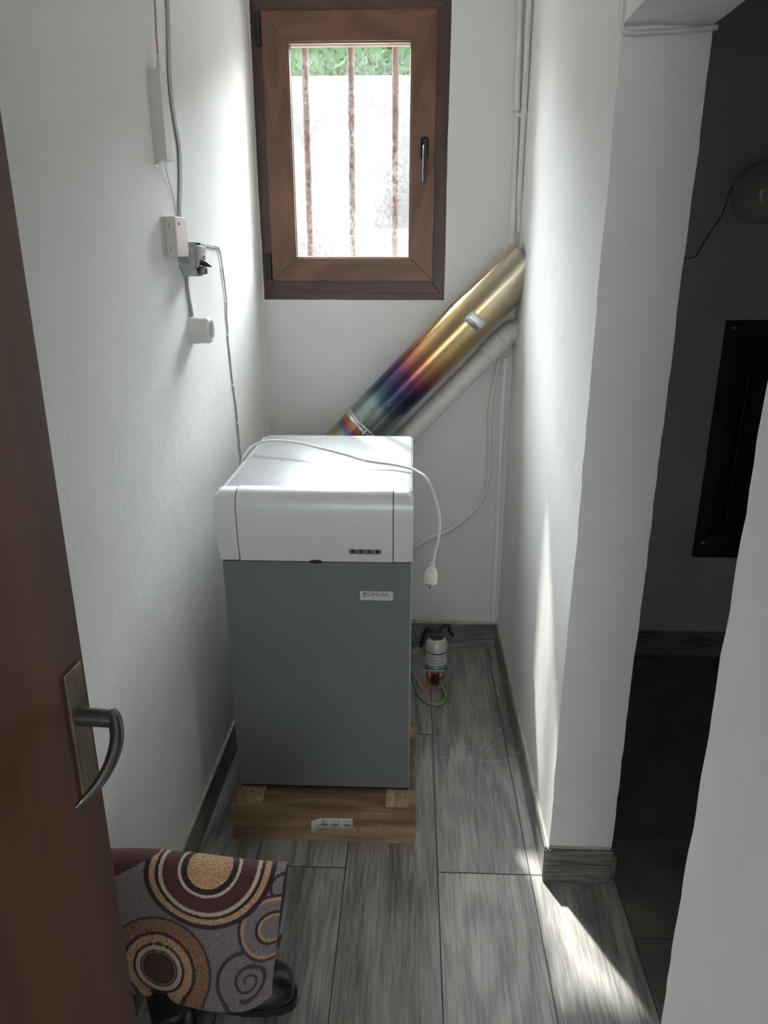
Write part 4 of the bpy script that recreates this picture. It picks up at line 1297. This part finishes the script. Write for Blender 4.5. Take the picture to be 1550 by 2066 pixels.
box(bm, DX0 + 0.040, DX1 - 0.040, 2.655, 2.70, DZ0 - 0.002, DZ0 + 0.040, 0.002)
fr2 = tp_('window_frame', bm, M_DWOOD)
tp_('shutter', BX(DX0, DX1, 2.715, 2.735, DZ0, DZ1), M_DARK)
tp_('window_sill', BX(DX0 - 0.012, DX1 + 0.02, 2.640, 2.70, DZ0 - 0.042, DZ0 - 0.003, 0.002), M_DWOOD)
for xb in (1.187, 1.33, 1.47, 1.61):
    tp_('bar', sweep(bmesh.new(), [(xb, 2.690, DZ0 + 0.02), (xb, 2.690, DZ1 - 0.02)], 0.009, 10), M_DWOOD, smooth=True, autosmooth=50)
for (x, z) in ((DX0 + 0.020, DZ1 - 0.024), (DX0 + 0.022, DZ0 + 0.012)):
    tp_('bracket', BX(x - 0.006, x + 0.006, 2.650, 2.6555, z - 0.005, z + 0.004, 0.002), M_GALV, parent=fr2)

# ------------------------------------------------------------------ boots with the folded rug on top
def boot(label, hx, hy, ang, zs):
    t = thing('rubber_boot', label, 'boot', (hx, hy, 0), (0, 0, ang), 'black rubber boots under the folded rug')
    # local: heel at origin, toe towards +X
    st = [  # centre (x,z), half length (along section), half width, section tilt (0 = horizontal ring, 90 = vertical ring)
        (0.000, zs, 0.050, 0.043, 0), (0.000, zs * 0.80, 0.051, 0.044, 0), (0.002, zs * 0.70, 0.050, 0.043, 0), (0.004, 0.128, 0.050, 0.042, 6),
        (0.010, 0.112, 0.053, 0.041, 16), (0.032, 0.095, 0.062, 0.040, 35), (0.075, 0.070, 0.058, 0.040, 60), (0.115, 0.056, 0.048, 0.044, 78),
        (0.155, 0.050, 0.042, 0.050, 88), (0.190, 0.048, 0.040, 0.051, 90), (0.218, 0.046, 0.036, 0.045, 92), (0.236, 0.043, 0.028, 0.033, 94), (0.245, 0.041, 0.015, 0.017, 95)]
    bm = bmesh.new()
    rings = []
    for (cx_, cz_, hl_, hw, tl) in st:
        a0 = math.radians(tl)
        u = Vector((math.cos(a0), 0, math.sin(a0)))      # long axis of ring
        ring = []
        for k in range(28):
            a = 2 * math.pi * k / 28
            p = Vector((cx_, 0, cz_)) + u * (math.cos(a) * hl_) + Vector((0, 1, 0)) * (math.sin(a) * hw)
            p.z = max(p.z, 0.012)
            ring.append(bm.verts.new(p))
        rings.append(ring)
    for r0, r1 in zip(rings, rings[1:]):
        for k in range(28):
            bm.faces.new((r0[k], r0[(k + 1) % 28], r1[(k + 1) % 28], r1[k]))
    bm.faces.new(rings[-1][::-1])
    up = obj('upper', bm, M_RUBBER, t, smooth=True)
    sb = up.modifiers.new('sub', 'SUBSURF'); sb.levels = 1; sb.render_levels = 2
    # rim
    bm = sweep(bmesh.new(), [(0.0500 * math.cos(a * math.pi / 16), 0.0430 * math.sin(a * math.pi / 16), zs) for a in range(33)], 0.003, 8)
    obj('rim', bm, M_RUBBER, t, smooth=True)
    # sole
    out = []
    for k in range(40):
        a = 2 * math.pi * k / 40
        x = 0.094 + 0.156 * math.cos(a)
        w = 0.040 + 0.012 * math.cos(a - 0.2) - 0.010 * math.exp(-((x - 0.07) / 0.04) ** 2)
        out.append((x, math.copysign(abs(math.sin(a)) ** 0.75, math.sin(a)) * w))
    bm = bmesh.new()
    a_ = [bm.verts.new((p[0], p[1], 0.0)) for p in out]
    b_ = [bm.verts.new((p[0], p[1], 0.020)) for p in out]
    bm.faces.new(a_[::-1]); bm.faces.new(b_)
    for i in range(40):
        bm.faces.new((a_[i], a_[(i + 1) % 40], b_[(i + 1) % 40], b_[i]))
    obj('sole', bm, M_RUBBER, t, smooth=True, autosmooth=40)
    return t
boot('black rubber boot under the rug, its rounded toe pointing to the right', -0.478, 1.152, math.radians(0), 0.215)
boot('black rubber boot under the rug nearest the door, only its shaft showing', -0.462, 1.054, math.radians(-62), 0.200)

# rug colours, worked out in the sheet's own surface coordinates
def rug_color(px, py):
    def sp(a, b3, k):
        n_ = noise.noise(Vector((px * 0.11, py * 0.11, k))) * 0.5 + 0.5 + 0.35 * noise.noise(Vector((px * 0.3, py * 0.3, k + 5)))
        n_ = min(1, max(0, (n_ - 0.25) * 2))
        return tuple(p + (q - p) * n_ for p, q in zip(a, b3))
    MAUVE = sp((0.145, 0.105, 0.115), (0.27, 0.215, 0.23), 1)
    DARK = (0.030, 0.010, 0.013)
    MAR = sp((0.035, 0.008, 0.010), (0.13, 0.035, 0.035), 2)
    CREAM = (0.52, 0.44, 0.33)
    BEIGE = sp((0.30, 0.115, 0.055), (0.66, 0.46, 0.27), 3)
    BROWN = sp((0.13, 0.035, 0.02), (0.40, 0.22, 0.12), 4)
    TAN = (0.46, 0.27, 0.15)
    OUT = (0.045, 0.026, 0.032)
    # top-left maroon wedge
    if py < 300 - (px - 160) * 0.55 and px < 420:
        return MAR
    d = math.hypot((px - 815) * 0.985, (py - 235))
    if d < 158: return BEIGE
    if d < 200: return DARK
    if d < 222: return CREAM
    if d < 332: return MAR
    if d < 360: return CREAM
    if d < 384: return DARK
    if d < 426: return BEIGE
    if d < 462: return DARK
    d = math.hypot(px - 450, (py - 1045))
    if d < 108: return MAR
    if d < 122: return DARK
    if d < 136: return BROWN
    if d < 146: return DARK
    if d < 180: return CREAM
    if d < 200: return DARK
    if d < 262: return BEIGE
    if d < 288: return DARK
    if d < 392: return BROWN
    if d < 412: return OUT
    d = math.hypot(px - 1318, (py - 700) * 0.98)
    if 98 < d < 120: return TAN
    if 120 <= d < 142: return DARK
    if 222 < d < 246: return TAN
    if 246 <= d < 270: return OUT
    d = math.hypot(px - 1360, py - 370)
    if 84 < d < 106 : return OUT
    # swirl
    d = math.hypot(px - 1140, py - 1085)
    if 215 < d < 245 and (px < 1110 or py < 930 and px < 1150): return OUT
    a = math.atan2(py - 1085, px - 1150)
    d2 = math.hypot(px - 1150, py - 1085)
    tt = (a + math.pi * 1.25) % (2 * math.pi) / (2 * math.pi)
    for base in (0, 1):
        rr_ = 22 + (tt + base) * 66
        if abs(d2 - rr_) < 7 + 5 * (tt + base) and rr_ < 150: return OUT
    return MAUVE

def make_rug_mat():
    m, nt, b = new_mat('swirl_pattern_rug')
    at = N(nt, 'ShaderNodeAttribute', attribute_name='pattern')
    tc = N(nt, 'ShaderNodeTexCoord')
    nz = N(nt, 'ShaderNodeTexNoise', ins={'Scale': 420.0, 'Detail': 3.0})
    L(nt, tc.outputs['Object'], nz.inputs['Vector'])
    mr = N(nt, 'ShaderNodeMapRange', ins={'From Min': 0.3, 'From Max': 0.7, 'To Min': 0.65, 'To Max': 1.3})
    L(nt, nz.outputs['Fac'], mr.inputs['Value'])
    hs = N(nt, 'ShaderNodeHueSaturation')
    L(nt, at.outputs['Color'], hs.inputs['Color'])
    L(nt, mr.outputs[0], hs.inputs['Value'])
    L(nt, hs.outputs['Color'], b.inputs['Base Color'])
    b.inputs['Roughness'].default_value = 0.9
    b.inputs['Sheen Weight'].default_value = 0.2
    bp = N(nt, 'ShaderNodeBump', ins={'Strength': 0.8, 'Distance': 0.0015})
    L(nt, nz.outputs['Fac'], bp.inputs['Height'])
    L(nt, bp.outputs['Normal'], b.inputs['Normal'])
    return m
M_RUG = make_rug_mat()
def make_rug():
    # closed-over sheet: profile (y, z) of the front flap up, over the fold and down the back
    prof = smooth_path([(0, 1.020, 0.172), (0, 1.008, 0.182), (0, 1.002, 0.215), (0, 1.000, 0.27), (0, 0.998, 0.36), (0, 0.995, 0.415), (0, 1.000, 0.452), (0, 1.013, 0.475), (0, 1.034, 0.484),
                        (0, 1.056, 0.474), (0, 1.064, 0.445), (0, 1.056, 0.41), (0, 1.036, 0.375), (0, 1.0230, 0.34), (0, 1.032, 0.29), (0, 1.050, 0.262), (0, 1.085, 0.245)], 26)
    # arc length
    S = [0.0]
    for p, q in zip(prof, prof[1:]):
        S.append(S[-1] + (q - p).length)
    # pixel rows: bottom of front flap maps to row 1285, fold line to row 165
    itop = max(range(len(prof)), key=lambda i: prof[i].z)
    stop = S[itop]
    x0, x1 = -0.545, -0.2120
    NX = 300
    bm = bmesh.new()
    lay = bm.loops.layers.float_color.new('pattern')
    rows = []
    for i, p in enumerate(prof):
        row = []
        for k in range(NX + 1):
            t = k / NX
            # right edge leans inwards towards the bottom
            h = max(0, min(1, (0.484 - p.z) / 0.31))
            xr = x1 - 0.036 * h ** 1.1
            xl = x0 - 0.006 * h
            x = xl + (xr - xl) * t
            dz = 0.006 * math.sin(t * 3.0 + 0.5) * (1 - h) - 0.023 * h * (math.sin((t - 0.1) * math.pi) ** 2 if 0.1 < t < 1 else 0) + 0.034 * h * max(0, (t - 0.8) / 0.2) ** 2
            dy = 0.008 * math.sin(t * 4 + 1)
            row.append(bm.verts.new((x, p.y + dy, p.z + dz)))
        rows.append(row)
    for i in range(len(rows) - 1):
        s = (S[i] + S[i + 1]) / 2
        for k in range(NX):
            f = bm.faces.new((rows[i][k], rows[i][k + 1], rows[i + 1][k + 1], rows[i + 1][k]))
            for lp in f.loops:
                vi = lp.vert
                ii = i if lp.vert in (rows[i][k], rows[i][k + 1]) else i + 1
                kk = k if lp.vert in (rows[i][k], rows[i + 1][k]) else k + 1
                f_ = (stop - S[ii]) / stop
                TB = ((-0.023, 160), (0.04, 232), (0.107, 342), (0.192, 470), (0.312, 622), (0.499, 832), (0.632, 980), (0.735, 1092), (0.872, 1235), (1.0, 1285))
                if f_ <= TB[0][0]:
                    py = 160 + (f_ + 0.023) * 1150
                else:
                    py = TB[-1][1]
                    for (fa_, pa_), (fb_, pb_) in zip(TB, TB[1:]):
                        if f_ <= fb_:
                            py = pa_ + (pb_ - pa_) * (f_ - fa_) / (fb_ - fa_)
                            break
                py += (kk / NX - 0.5) * 120 * (1 - min(1, max(0, f_)))
                px = 10 + 1340 * (kk / NX) + 60 * max(0, f_) * (1 - kk / NX)
                c_ = rug_color(px, py)
                lp[lay] = (c_[0], c_[1], c_[2], 1)
    return bm
bm = make_rug()
rug = obj('folded_rug', bm, [M_RUG, M_BACKPL], smooth=True)
sol = rug.modifiers.new('thickness', 'SOLIDIFY')
sol.thickness = 0.0035
sol.offset = 0.0
sol.material_offset = 1
sol.material_offset_rim = 1
tag(rug, 'mauve and maroon circle-patterned rug folded over the black boots', 'rug')

# ------------------------------------------------------------------ cobweb threads low at the right wall
bm = bmesh.new()
rb = random.Random(4)
for (a_, b_) in (((0.16, 2.04, 0.004), (0.345, 1.93, 0.06)), ((0.23, 2.02, 0.003), (0.345, 2.10, 0.09)), ((0.24, 2.0, 0.003), (0.33, 2.06, 0.05)), ((0.10, 1.98, 0.003), (0.25, 1.965, 0.003)), ((0.25, 1.965, 0.003), (0.345, 1.96, 0.02))):
    a_, b_ = Vector(a_), Vector(b_)
    mid = (a_ + b_) / 2 - Vector((0, 0, 0.004))
    mid.z = max(mid.z, 0.003)
    sweep(bm, smooth_path([a_, mid, b_], 6), 0.00035, 5)
o = tag(obj('cobweb', bm, M_WEB), 'fine cobweb threads between the grey floor and the right skirting', 'cobweb')
o['kind'] = 'stuff'
